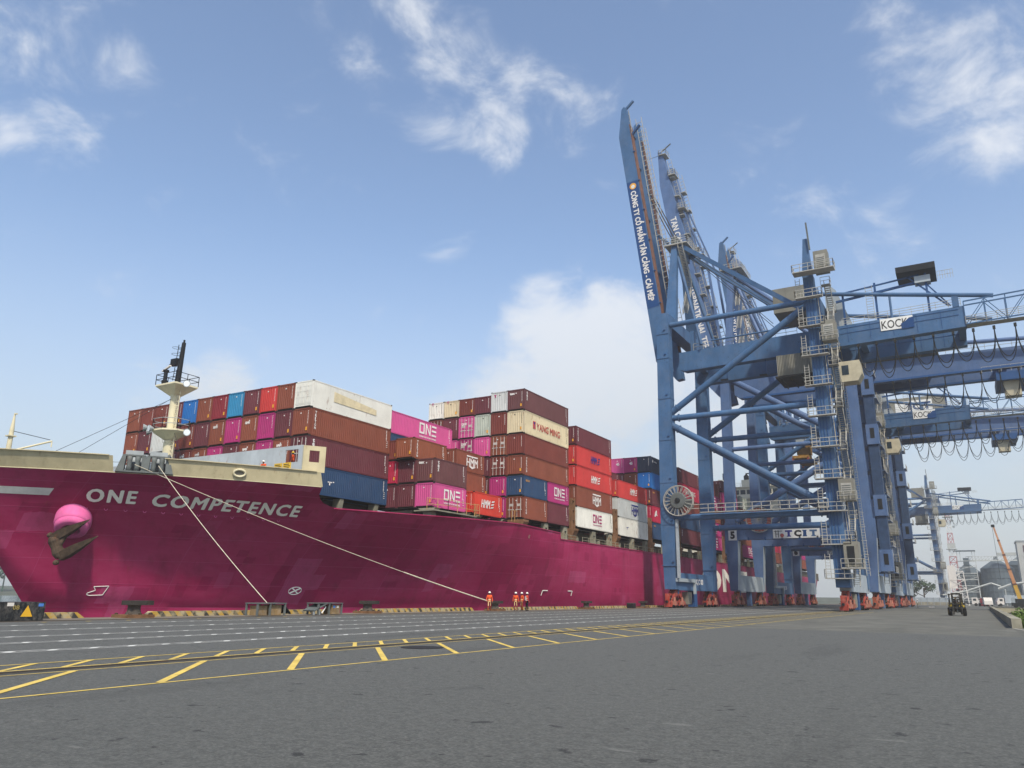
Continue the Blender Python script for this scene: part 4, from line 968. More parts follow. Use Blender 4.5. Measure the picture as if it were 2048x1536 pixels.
M_CABLE = paint('black_cable', '#20211f', .6, .1)
M_SIGN = paint('white_sign', '#d9d9d4', .55, .06, 1, dust=.1)
M_GLASS = paint('cab_glass', '#26323a', .1, .1)
M_LGREY = paint('light_grey_housing', '#9aa3a8', .55, .1, .6, streak=.25)
XW, XL, YF = -38.6, -15.2, 19.5      # rails, spacing of the two frames
def CB(mb, name, m, root, **k):
    mb.v = [(x + 27, y - 9.75, z) for x, y, z in mb.v]; return mb.build(name, m, root, **k)
def bogie(root, x, y, mt, n=4, sgn=1, big=True):
    """balance beam, four wheel trucks, wheels and the buffer end"""
    g = MB()
    g.prism([(y - 1.95, 1.35), (y - 1.6, 1.95), (y - .75, 2.62), (y + .75, 2.62), (y + 1.6, 1.95), (y + 1.95, 1.35), (y + 1.35, 1.2), (y + .55, 1.75), (y - .55, 1.75), (y - 1.35, 1.2)], 0, x + .22, x + .46)
    g.prism([(y - 1.95, 1.35), (y - 1.6, 1.95), (y - .75, 2.62), (y + .75, 2.62), (y + 1.6, 1.95), (y + 1.95, 1.35), (y + 1.35, 1.2), (y + .55, 1.75), (y - .55, 1.75), (y - 1.35, 1.2)], 0, x - .46, x - .22)
    g.bx(x - .3, x + .3, y - .7, y + .7, 2.2, 2.6); b = CB(g, 'bogie', mt, root)
    CB(MB().prism([(y - .3, 2.75), (y + .3, 2.75), (y + .16, 1.95), (y - .16, 1.95)], 0, x - .55, x + .55), 'pivot_bracket', M_BLUED, b)
    for sy in (-1, 1):
        yc = y + sy * 1.7
        for xx in (-.40, .24): CB(MB().prism([(yc - 1.15, .62), (yc - .9, 1.1), (yc - .25, 1.5), (yc + .25, 1.5), (yc + .9, 1.1), (yc + 1.15, .62), (yc + .5, .6), (yc, .95), (yc - .5, .6)], 0, x + xx, x + xx + .16), 'equaliser', mt, b)
        CB(MB().tube((x - .5, yc, 1.28), (x + .52, yc, 1.28), .13, 10), 'pivot_pin', M_DKGREY, b)
    for k in range(n):
        yy = y - 2.55 + k * 1.7
        g = MB().prism([(yy - .55, .3), (yy - .42, .85), (yy - .15, 1.0), (yy + .15, 1.0), (yy + .42, .85), (yy + .55, .3), (yy + .3, .3), (yy + .2, .45), (yy - .2, .45), (yy - .3, .3)], 0, x + .40, x + .52); g.bx(x - .4, x + .4, yy - .25, yy + .25, .75, .98); CB(g, 'wheel_truck', mt, b)
        w = MB().tube((x - .14, yy, .34), (x + .34, yy, .34), .33, 16); w.tube((x + .34, yy, .34), (x + .6, yy, .34), .15, 10); CB(w, 'wheel', M_BLACK, b)
        if k % 2 == 0: CB(MB().bx(x + .5, x + .95, yy - .2, yy + .35, .45, .95).tube((x + .7, yy + .1, .95), (x + .7, yy + .1, 1.5), .17, 10), 'drive_motor', paint('motor_pale', '#a56a58', .6, .2, 2, dust=.3), b)
    CB(MB().path([(x + .55, y - 2.4, 1.1), (x + .62, y - 1.2, 1.55), (x + .6, y, 1.2), (x + .62, y + 1.4, 1.5), (x + .55, y + 2.4, 1.0)], .035, 5), 'hose', M_CABLE, b)
    e = y - 3.4 * sgn
    g = MB().bx(x - .35, x + .35, min(e, y - 2.2 * sgn), max(e, y - 2.2 * sgn), 1.75, 2.0); g.bx(x - .3, x + .3, e - .12, e + .12, .55, 2.0); g.bx(x - .5, x + .5, e + .2 * sgn - .35, e + .2 * sgn + .35, .15, .6); CB(g, 'buffer_frame', mt, root)
    g = MB().tube((x, e, .9), (x, e - .5 * sgn, .9), .18, 10); CB(g, 'buffer', M_BLACK, root)
def festoon(root, x0, x1, y, z, n, drop, name='festoon_cable', r=.055):
    g = MB(); s = (x1 - x0) / n
    for i in range(n):
        a = x0 + i * s; dd = drop * (.85 + .3 * rnd.random())
        for o in (0, .12):
            pts = [(a + s * .5 - s * .5 * math.cos(th) * (1 - .12 * math.sin(th)), y + o, z - (dd - o * 6) * math.sin(th) ** .75) for th in [j * math.pi / 14 for j in range(15)]]; g.path(pts, r, 4)
    for i in range(n + 1): a = x0 + i * s; g.bx(a - .16, a + .16, y - .2, y + .2, z - .15, z + .3)
    CB(g, name, M_CABLE, root)
def stair_tower(root, x, y0, z0, z1, n, m, side=1, w=2.2):
    """zigzag flights with landings and guard rails beside a leg"""
    dz = (z1 - z0) / n
    for i in range(n):
        a, b = z0 + i * dz, z0 + (i + 1) * dz; ya, yb = (y0, y0 + w) if i % 2 == 0 else (y0 + w, y0)
        CB(MB().stair((x, ya, a), (x, yb, b), .75, (1, 0, 0)), 'stair_flight', m, root)
        yl = yb; s = 1 if i % 2 == 0 else -1
        g = MB().bx(x - .7, x + .55, min(yl, yl + s * 1.1), max(yl, yl + s * 1.1), b - .06, b); CB(g, 'landing', m, root)
        CB(MB().rail([(x - .7, yl + s * 1.1, b), (x + .55, yl + s * 1.1, b), (x + .55, yl, b)], 1.1, .9, .032), 'landing_railing', m, root)
def grated_platform(root, x0, x1, y0, y1, z, m, name='platform', sides='fbl'):
    CB(MB().bx(x0, x1, y0, y1, z - .12, z), name, m, root)
    pts = [(x0, y1, z), (x0, y0, z), (x1, y0, z), (x1, y1, z)]
    CB(MB().rail(pts, 1.1, 1.1, .045), name + '_railing', m, root)

def crane_a(Y0, label, number=True):
    root = empty('gantry_crane', (-27, Y0 + 9.75, 0), label, 'crane', 'blue gantry cranes on the quay')
    B = M_BLUE
    for y in (0, YF):
        # waterside leg: tapered foot, straight shaft with plate seams
        g = MB(); w = 1.05
        g.frustum([(XW - .85, y - .8, 2.6), (XW + .75, y - .8, 2.6), (XW + .75, y + .8, 2.6), (XW - .85, y + .8, 2.6)], [(XW - w, y - .95, 11.8), (XW + w, y - .95, 11.8), (XW + w, y + .95, 11.8), (XW - w, y + .95, 11.8)])
        g.frustum([(XW - w, y - .95, 11.8), (XW + w, y - .95, 11.8), (XW + w, y + .95, 11.8), (XW - w, y + .95, 11.8)], [(XW - .55, y - .9, 45), (XW + 1.35, y - .9, 45), (XW + 1.35, y + .9, 45), (XW - .55, y + .9, 45)])
        CB(g, 'waterside_leg', B, root)
        for z in (5.9, 11.8, 18, 24.5, 31, 37.5, 41.5):
            f = max(0, (z - 11.8) / 33); CB(MB().bx(XW - 1.08 + .5 * f, XW + 1.08 + .3 * f, y - .99, y + .99, z, z + .07), 'plate_flange', B, root)
            CB(MB().bx(XW + .55, XW + .85, y - 1.08, y - .95, z + .6, z + .72), 'lifting_lug', M_BLUED, root)
        # landside leg
        g = MB(); g.frustum([(XL - .9, y - .9, 3.0), (XL + .9, y - .9, 3.0), (XL + .9, y + .9, 3.0), (XL - .9, y + .9, 3.0)], [(XL - 1.5, y - .8, 47), (XL - .1, y - .8, 47), (XL - .1, y + .8, 47), (XL - 1.5, y + .8, 47)])
        CB(g, 'landside_leg', B, root)
        g = MB()
        for dx in (-.55, -.15, .25): g.bar((XL + dx, y - .95, 4), (XL + dx - .7, y - .86, 46), .12, .1)
        CB(g, 'cable_trunking', M_BLUED if y == 0 else B, root)
        # frame members
        def tubep(name, a, b, r): CB(MB().tube(a, b, r, 14), name, B, root, smooth=False)
        tubep('lower_tie', (XW + 1, y, 12.87), (XL - .9, y, 12.87), .46); tubep('middle_tie', (XW + 1.1, y, 28.0), (XL - 1.1, y, 28.0), .44)
        tubep('lower_diagonal', (XW + 1, y, 26.9), (XL - 1.0, y, 13.8), .52); tubep('upper_diagonal', (XW + 1, y, 28.9), (XL - 1.3, y, 42.8), .5); tubep('upper_tie', (XW + 1.4, y, 43.1), (XL - 1.3, y, 43.3), .42)
        for (x, z) in ((XW + 1.05, 27.9), (XL - 1.1, 43.0), (XL - 1, 13.4)): CB(MB().bx(x - .35, x + .35, y - .2, y + .2, z - 1.3, z + 1.3), 'gusset', B, root)
    for y in (0, YF):
        CB(MB().bx(XL - 1.1, XL - .45, y - .35, y + .35, 47, 50), 'leg_head', B, root)
    for X, nm in ((XW, 'waterside'), (XL, 'landside')):
        CB(MB().bx(X - .72, X + .72, .8, YF + 1.3, 2.5, 5.0), nm + '_sill_beam', M_BLUE if X == XW else M_LGREY, root)
        for y, sg in ((1.2, 1), (YF - 1.2, -1)): bogie(root, X, y, M_ORNG, 4, sg)
        CB(MB().bx(X - .5, X + .5, 8.6, 10.2, .1, 2.5), 'storm_anchor', M_BLUED, root); CB(MB().bx(X - .4, X + .5, 5.6, 7.4, .5, 2.3), 'cable_box', M_GALVB, root)
    CB(MB().frustum([(XW - .8, 1, 43.2), (XW + 1.2, 1, 43.2), (XW + 1.2, YF - 1, 43.2), (XW - .8, YF - 1, 43.2)], [(XW - .6, 1, 45.2), (XW + 1.2, 1, 45.2), (XW + 1.2, YF - 1, 45.2), (XW - .6, YF - 1, 45.2)]), 'waterside_cross_beam', B, root)
    CB(MB().bx(XL - 1.6, XL + .2, .8, YF - .8, 42, 44.4), 'landside_cross_beam', B, root)
    # cable duct down the near waterside leg and along the sill
    g = MB().bx(XW + 1.12, XW + 1.5, -.75, -.35, 4.2, 12.6); g.bx(XW + .74, XW + 1.1, -.6, 8.0, 3.7, 4.2); g.bx(XW + .74, XW + 1.1, 7.6, 8.0, 2.0, 3.7); CB(g, 'cable_duct', M_LGREY, root)
    # trolley girders
    GY = (5.2, 14.3)
    for y in GY:
        g = MB().prism([(-37.4, 37.0), (-36.6, 36.6), (2.9, 37.6), (2.9, 40.6), (-37.4, 39.8)], 1, y - .75, y + .75); CB(g, 'trolley_girder', B, root)
        g = MB()
        for z in (38.5, 39.3): g.bar((-13, y - .78, z + .55), (2.2, y - .78, z + .9), .06, .06)
        for x in range(-12, 3, 3): g.bx(x, x + .06, y - .8, y - .75, 37.7, 40.3)
        CB(g, 'girder_stiffener', M_BLUED, root)
    for x in (-36.2, -22, -11, 2): CB(MB().bx(x, x + .9, GY[0] + .7, GY[1] - .7, 38.4, 39.9), 'girder_cross_tie', B, root)
    for x in (-35.5, -17): CB(MB().bx(x, x + .6, GY[0] - .5, GY[0] + .5, 39.7, 43.3), 'girder_hanger', B, root); CB(MB().bx(x, x + .6, GY[1] - .5, GY[1] + .5, 39.7, 43.3), 'girder_hanger', B, root)
    CB(MB().rail([(-12.6, 4.6, 40.3), (2.6, 4.6, 40.7)], 1.1, 1.6, .036, (1, .66, .33)), 'girder_railing', M_GALV, root)
    CB(MB().rail([(-35, 4.6, 39.9), (-19, 4.6, 40.1)], 1.1, 1.6, .036, (1, .5)), 'girder_railing', M_GALV, root)
    CB(MB().tube((-32, 4.2, 41.0), (-20, 4.2, 41.2), .14, 8), 'conduit', B, root)
    # maker's plate, half hidden behind blue paint
    p = CB(MB().bx(-7.6, -3.4, 4.36, 4.40, 38.6, 40.35), 'maker_plate', M_SIGN, root)
    t = MB(); put_text(t, 'KOCKS', (-7.45, 4.35, 38.85), (1, 0, 0), (0, 0, 1), w=3.9, h=1.2, bold=.01); CB(t, 'maker_lettering', M_TXTK, root)
    CB(MB().add([(-4.95, 4.34, 38.5), (-3.3, 4.34, 38.55), (-3.3, 4.34, 40.1), (-3.9, 4.34, 40.0), (-4.5, 4.34, 39.5), (-4.95, 4.34, 39.3)], [(0, 1, 2, 3, 4, 5)]), 'paint_patch', M_BAND, root)
    # girder tail: lattice walkway
    g = MB(); a, b, z = 2.9, 17.5, 37.9
    for y in (4.4, 6.2):
        for zz in (z, z + 3.3): g.bar((a, y, zz), (b, y, zz + .6), .16)
        for k in range(7):
            x = a + (b - a) * k / 6; g.bar((x, y, z + .1 * k), (x, y, z + 3.3 + .1 * k), .12)
            if k < 6: g.bar((x, y, z + (3.3 if k % 2 else 0) + .1 * k), (x + (b - a) / 6, y, z + (0 if k % 2 else 3.3) + .1 * k), .09)
    for k in range(7):
        x = a + (b - a) * k / 6; g.bar((x, 4.4, z + .1 * k), (x, 6.2, z + .1 * k), .12)
    CB(g, 'tail_lattice', M_BLUE, root); CB(MB().bx(a, b, 4.5, 6.1, z - .06, z), 'tail_walkway', M_GALV, root); CB(MB().rail([(a, 4.3, z), (b, 4.3, z + .6)], 1.1, 1.2, .035, (1, .75, .5, .25)), 'tail_railing', M_GALV, root)
    festoon(root, -13.2, 18, 4.6, 36.9, 13, 4.6)
    # roof gantry with the dark canopy
    g = MB()
    for x, z1 in ((-12.2, 45.5), (-7.8, 46.2), (-1.2, 46.4)):
        g.bx(x - .14, x + .14, 4.7, 5.0, 40.3, z1)
    g.bar((-12.2, 4.85, 45.4), (-2, 4.85, 46.3), .2); g.bar((-13.2, 4.85, 44.2), (-2.4, 4.85, 45.2), .34, .3); g.bar((-3.4, 4.85, 46.2), (1.2, 4.85, 41.0), .2); g.bar((-1.2, 4.85, 44.8), (1.4, 4.85, 41.0), .16)
    CB(g, 'service_gantry', M_BLUED, root); CB(MB().ladder((-8.6, 4.4, 40.5), (-8.6, 4.4, 45.8), .9, .4, .03, (1, 0, 0)), 'gantry_ladder', M_GALV, root)
    CB(MB().bx(-4.8, .2, 3.6, 9.5, 46.6, 47.5), 'canopy_roof', M_BLACK, root); CB(MB().rail([(.3, 4.4, 45.0), (2.2, 4.4, 45.0)], 1.2, .3, .03), 'basket', M_GALV, root); CB(MB().bx(-2.6, -.6, 4.4, 6, 45.0, 46.0), 'hoist_unit', M_LGREY, root)
    CB(MB().bx(1.6, 2.4, 4.4, 5.6, 40.6, 42.4), 'girder_end_post', B, root)
    # raised boom: two tapered boxes with rusty rail faces, ladder and lettering
    hx, hz, tx, tz = -40.6, 41.0, -46.6, 88.6; d = Vector((tx - hx, 0, tz - hz)).normalized(); n = Vector((d.z, 0, -d.x))     # n points to the land
    def bp(t, o, y): p = Vector((hx, 0, hz)) + d * t + n * o; return (p.x, y, p.z)
    Lb = math.hypot(tx - hx, tz - hz)
    for i, y in enumerate((5.2, 11.2)):
        g = MB(); prof = [(-4, .1), (-2, -1.0), (42, -1.0), (Lb - .4, .35), (Lb, .9), (Lb - .6, 1.25), (-4, 1.25)]
        g.prism([(Vector((hx, 0, hz)) + d * t + n * o).xz[:] for t, o in prof], 1, y - .7, y + .7); CB(g, 'boom_girder', B, root, recalc=True)
        g = MB().frustum([bp(1, 1.26, y - .62), bp(1, 1.42, y - .62), bp(1, 1.42, y + .7), bp(1, 1.26, y + .7)], [bp(Lb - 4, 1.26, y - .62), bp(Lb - 4, 1.42, y - .62), bp(Lb - 4, 1.42, y + .7), bp(Lb - 4, 1.26, y + .7)]); CB(g, 'boom_rail', M_RUSTB, root, recalc=True)
        for t in range(2, 44, 6): CB(MB().bar(bp(t, 1.2, y - .72), bp(t, 1.55, y - .72), .25, .12), 'boom_lug', M_BLUED, root)
    CB(MB().ladder(bp(4, 2.6, 6.6), bp(Lb - 2, 2.6, 6.6), 1.1, 1.0, .05, (1, 0, .13)), 'boom_ladder', M_GALV, root)
    CB(MB().ladder(bp(4, 2.6, 10.2), bp(Lb - 2, 2.2, 10.2), .8, .9, .045, (1, 0, .13)), 'boom_ladder', M_GALV, root)
    for t in (6, 16, 27, 38, Lb - 3): CB(MB().bar(bp(t, .2, 5.8), bp(t, .2, 10.6), .5), 'boom_cross_tie', B, root)
    g = MB().bar(bp(Lb - .3, .8, 5.2), bp(Lb + .9, 2.6, 5.2), .4, .35); CB(g, 'boom_tip_bracket', B, root)
    g = MB().bar(bp(Lb - 6, 1.3, 5.2), bp(Lb - 4.6, 3.0, 5.2), .5, .3); CB(g, 'boom_bracket', M_BLUED, root)
    CB(MB().rail([bp(Lb - 6, 1.5, 4.6), bp(Lb - 2, 1.5, 4.6)], 1.0, .8, .035), 'boom_tip_railing', M_GALV, root)
    g = MB().add([bp(7.5, -.95, 4.47), bp(7.5, 1.1, 4.47), bp(32.2, 1.1, 4.47), bp(32.2, -.95, 4.47)], [(0, 1, 2, 3)]); CB(g, 'name_band', M_BAND, root)
    t = MB(); o = Vector(bp(30.2, -.5, 4.44)); put_text(t, 'CÔNG TY CỔ PHẦN TÂN CẢNG - CÁI MÉP', o, -d, n, w=21.4, h=1.5, bold=.03, spacing=1.05); CB(t, 'boom_lettering', M_TXT, root)
    c = Vector(bp(31.2, .1, 4.44)); t = MB().add([c + d * (.62 * math.cos(a)) + n * (.62 * math.sin(a)) for a in [i * math.pi / 9 for i in range(18)]], [tuple(range(18))]); CB(t, 'emblem', M_STK, root)
    t = MB().add([c + Vector((0, -.01, 0)) + d * (.34 * math.cos(a) - .08) + n * (.34 * math.sin(a)) for a in [i * math.pi / 7 for i in range(14)]], [tuple(range(14))]); CB(t, 'emblem_centre', M_TXT, root)
    # A-frame, apex platform, stays
    ax, az = -38.2, 60.2
    for y, ya in ((4.0, 7.4), (15.5, 12.1)):
        CB(MB().frustum([(-39.2, y - .6, 45), (-37.4, y - .6, 45), (-37.4, y + .6, 45), (-39.2, y + .6, 45)], [(ax - .5, ya - .4, az), (ax + .5, ya - .4, az), (ax + .5, ya + .4, az), (ax - .5, ya + .4, az)]), 'a_frame_post', B, root)
        CB(MB().bar((ax + .4, ya, az + .3), (-18.0, y, 43.8), .62, .7), 'backstay', B, root)
        CB(MB().tube((-33.5, y, 40.5), (ax + .2, ya, az - 1), .26, 10), 'a_frame_strut', B, root)
    CB(MB().bx(ax - 1.6, ax + 2.4, 6.4, 13.1, az - .2, az), 'apex_platform', M_GALV, root); CB(MB().rail([(ax - 1.6, 6.4, az), (ax + 2.4, 6.4, az), (ax + 2.4, 13.1, az), (ax - 1.6, 13.1, az), (ax - 1.6, 6.4, az)], 1.2, .9, .04, (1, .66, .33)), 'apex_railing', M_GALV, root)
    g = MB()
    for y in (7.4, 8.6, 11, 12.2): g.tube((ax, y, az + .9), (ax, y + .25, az + .9), .75, 16)
    CB(g, 'sheave', M_DKGREY, root); CB(MB().bx(ax - .6, ax + 1, 7.2, 12.4, az - 1.6, az - .2), 'apex_beam', B, root)
    s = Vector(bp(22.5, 1.6, 7.5)); CB(MB().bar(s, (ax - 1.2, 7.5, az + .8), .5, .45), 'boom_latch_strut', B, root)
    g = MB()
    for y in (7.4, 8.0, 11.4, 12.0): g.tube(bp(32, 1.6, y), (ax, y, az + 1.3), .07, 5); g.tube(bp(30.5, 1.6, y), (ax - .2, y, az + .6), .06, 5)
    CB(g, 'boom_hoist_rope', M_CABLE, root)
    g = MB()
    for y in (7.6, 11.8): g.tube((ax + .3, y, az + .8), (-21, y, 45.5), .05, 5); g.tube((ax + .3, y + .3, az + .8), (-23, y + .3, 43.5), .05, 5)
    CB(g, 'hoist_rope', M_CABLE, root)
    CB(MB().stair((ax + 1.6, 6.2, 47), (ax + 1.6, 9.6, 53), .8), 'a_frame_stair', M_GALV, root); CB(MB().stair((ax + 1.6, 9.6, 53), (ax + 1.2, 6.4, 59.5), .8), 'a_frame_stair', M_GALV, root)
    for y in (4.6, 15): CB(MB().tube((XL - 1, y, 46), (6.5, y, 41.5), .3, 10), 'rear_stay', B, root); CB(MB().tube((-6, y, 40), (-6, y, 43.9), .16, 8), 'stay_prop', B, root)
    # machinery house behind, hoist house, trolley cab, spreader
    CB(MB().bx(-22.5, -17.6, 6.5, 14.5, 44.6, 48.6), 'electrical_house', M_GALVB, root); CB(MB().prism([(-14.8, 40.4), (-11.2, 40.4), (-13.2, 46.6), (-14.0, 47.6), (-14.8, 47.6)], 1, 6.2, 12.2), 'winch_housing', M_LGREY, root)
    g = MB().bx(-21.8, -17.2, 2.0, 7.5, 33.1, 36.3); CB(g, 'hoist_house', M_GALVB, root)
    g = MB(); corr(g, -21.8, -17.2, 1.97, .03, 33.15, 36.25, 'x', .22); CB(g, 'hoist_house_cladding', M_GALVB, root)
    g = MB().bx(-22.1, -16.6, 1.7, 8.2, 32.85, 33.1)
    for k in range(4): g.bx(-21.6 + k * 1.5, -21.5 + k * 1.5, 1.8, 8.1, 32.6, 32.85)
    CB(g, 'hoist_house_floor', M_DECKD, root)
    cb = CB(MB().prism([(-13.6, 31.6), (-11.2, 31.6), (-10.6, 32.6), (-10.8, 34.6), (-13.6, 34.6)], 1, 3.6, 6.2), 'operator_cab', paint('dirty_cream', '#b3ab93', .55, .12, 1, streak=.3), root)
    CB(MB().bx(-13.2, -12.3, 3.56, 3.6, 32.6, 34.0), 'cab_window', M_GLASS, cb); CB(MB().bar((-13, 5, 34.6), (-14.5, 5, 37), .2), 'cab_hanger', M_GALV, cb)
    # walkways, cable reel and lower gallery
    CB(MB().bx(-33.5, XL - .8, -1.4, -.5, 13.35, 13.45), 'tie_walkway', M_GALV, root); CB(MB().rail([(-35.3, -1.4, 13.4), (-33.5, -1.4, 13.4), (XL - .8, -1.4, 13.4)], 1.15, 1.25, .05), 'tie_walkway_railing', M_GALV, root)
    g = MB(); c = Vector((-36.6, -1.5, 15.2)); R_ = 2.2
    for rr, yy in ((R_, -1.75), (R_, -1.25)): g.path([(c.x + rr * math.cos(t), yy, c.z + rr * math.sin(t)) for t in [i * math.pi / 16 for i in range(33)]], .07, 5)
    for i in range(20):
        t = i * math.pi / 10
        for yy in (-1.75, -1.25): g.bar((c.x + .3 * math.cos(t), yy, c.z + .3 * math.sin(t)), (c.x + R_ * math.cos(t), yy, c.z + R_ * math.sin(t)), .07)
    rl = CB(g, 'cable_reel', M_GALV, root)
    CB(MB().lathe([(.3, -.45), (1.1, -.4), (1.22, -.2), (1.22, .2), (1.1, .4), (.3, .45)], c, (0, 1, 0), 28), 'reel_drum', M_DKGREY, rl); CB(MB().lathe([(.1, -.6), (.4, -.55), (.4, .6), (.1, .6)], c, (0, 1, 0), 14), 'reel_hub', M_BLACK, rl)
    CB(MB().bx(-35.6, -34.6, -1.6, -.6, 14.2, 15.4), 'reel_motor', M_DKGREY, rl)
    # stair tower and platforms on the near landside leg
    stair_tower(root, XL + 1.55, .3, 3.2, 45.2, 14, M_GALV)
    for i in range(10):
        z = 4.2 + i * 4.35; l = -.7 * (z / 44); grated_platform(root, XL - 1.9 + l, XL + 1.7 + l, -2.0, -.95, z, M_GALV)
        CB(MB().ladder((XL - 1.5 + l, -1.3, z), (XL - 1.5 + l, -1.3, z + 3.1), .6, .35, .035, (1, 0, 0)), 'platform_ladder', M_GALV, root)
    for z, hgt in ((14.2, 2.8), (36.5, 2.8), (47.0, 3.0)):
        xx = XL + .9 - .5 * z / 44 + (0 if z != 8.3 else .6); CB(MB().bx(xx, xx + 1.9, -2.0, -.2, z - .1, z + hgt), 'electrical_cabinet', M_GALVB, root); CB(MB().bx(xx + .3, xx + 1.6, -2.05, -2.0, z + .5, z + hgt - .6), 'cabinet_door', M_GALV, root)
        for q in range(5): CB(MB().bx(xx + .4, xx + 1.5, -2.09, -2.05, z + .7 + q * .28, z + .78 + q * .28), 'louvre', M_DKGREY, root)
        CB(MB().rail([(xx - .2, -2.3, z), (xx + 2.2, -2.3, z)], 1.1, .8, .04), 'cabinet_railing', M_GALV, root)
    CB(MB().bx(XL + .6, XL + 2.4, -2.0, .2, 5.6, 8.8), 'lift_cabin', M_GALVB, root); CB(MB().rail([(XL + .2, -2.4, 5.5), (XL + 2.8, -2.4, 5.5), (XL + 2.8, .2, 5.5)], 1.1, .8, .045), 'lift_railing', M_GALV, root); CB(MB().bx(XL + .2, XL + 2.8, -2.4, .2, 5.35, 5.5), 'lift_landing', M_GALV, root); CB(MB().bx(XL + 1.0, XL + 1.9, -2.04, -2.0, 5.9, 8.2), 'lift_door', M_BLACK, root)
    grated_platform(root, XL - 2.6, XL + 3.0, -2.8, -1.0, 47.0, M_GALV, 'top_platform')
    CB(MB().frustum([(XL - 1.6, -.5, 47), (XL - .2, -.5, 47), (XL - .2, .8, 47), (XL - 1.6, .8, 47)], [(XL - 1.1, -.3, 53.0), (XL - .5, -.3, 53.0), (XL - .5, .4, 53.0), (XL - 1.1, .4, 53.0)]), 'mast_head', B, root); CB(MB().bar((XL - .2, -.6, 51), (XL - .4, -.6, 55.4), .22), 'lightning_mast', M_DKGREY, root)
    g = MB().ladder((XL + 1.1, YF - 1.2, 5), (XL + .2, YF - 1.2, 44), .5, .4, .035, (1, 0, 0))
    for k in range(18): z = 6 + k * 2.1; xx = XL + 1.1 - .9 * (z - 5) / 39; g.path([(xx + .4 * math.cos(t), YF - 1.3 - .7 * abs(math.sin(t)), z) for t in [j * math.pi / 6 for j in range(7)]], .03, 4)
    CB(g, 'caged_ladder', M_GALV, root)
    for q in range(3): CB(MB().tube((XL + 1.0 + .16 * q, -.3, 9), (XL + .05 + .16 * q, -.3, 45), .06, 6), 'conduit', M_GALV if q == 1 else M_BLUED, root)
    for yy in (0, YF):
        for (xa, za, xb, zb) in ((XW + 1, 12.87, XL - .9, 12.87), (XW + 1.1, 28.0, XL - 1.1, 28.0), (XW + 1, 26.9, XL - 1.0, 13.8), (XW + 1, 28.9, XL - 1.3, 42.8)):
            d_ = Vector((xb - xa, 0, zb - za)).normalized()
            for f_ in (.05, .95):
                c_ = Vector((xa, yy, za)).lerp(Vector((xb, yy, zb)), f_); CB(MB().tube(c_ - d_ * .06, c_ + d_ * .06, .62, 16), 'tube_flange', M_BLUE, root)
    # floodlights
    for x in (-30, -24): CB(MB().tube((x, 5, 37), (x, 5, 34.6), .07, 6), 'lamp_arm', M_BLUED, root); CB(MB().bx(x - 1, x + .1, 4.8, 5.2, 34.4, 34.6), 'floodlight', M_BLACK, root)
    if number:
        t = MB(); put_text(t, 'QC 03', (XW + .735, 9.2, 3.3), (0, 1, 0), (0, 0, 1), w=3.6, h=.95, bold=.05); q = CB(t, 'crane_number', M_TXT, root)
    return root

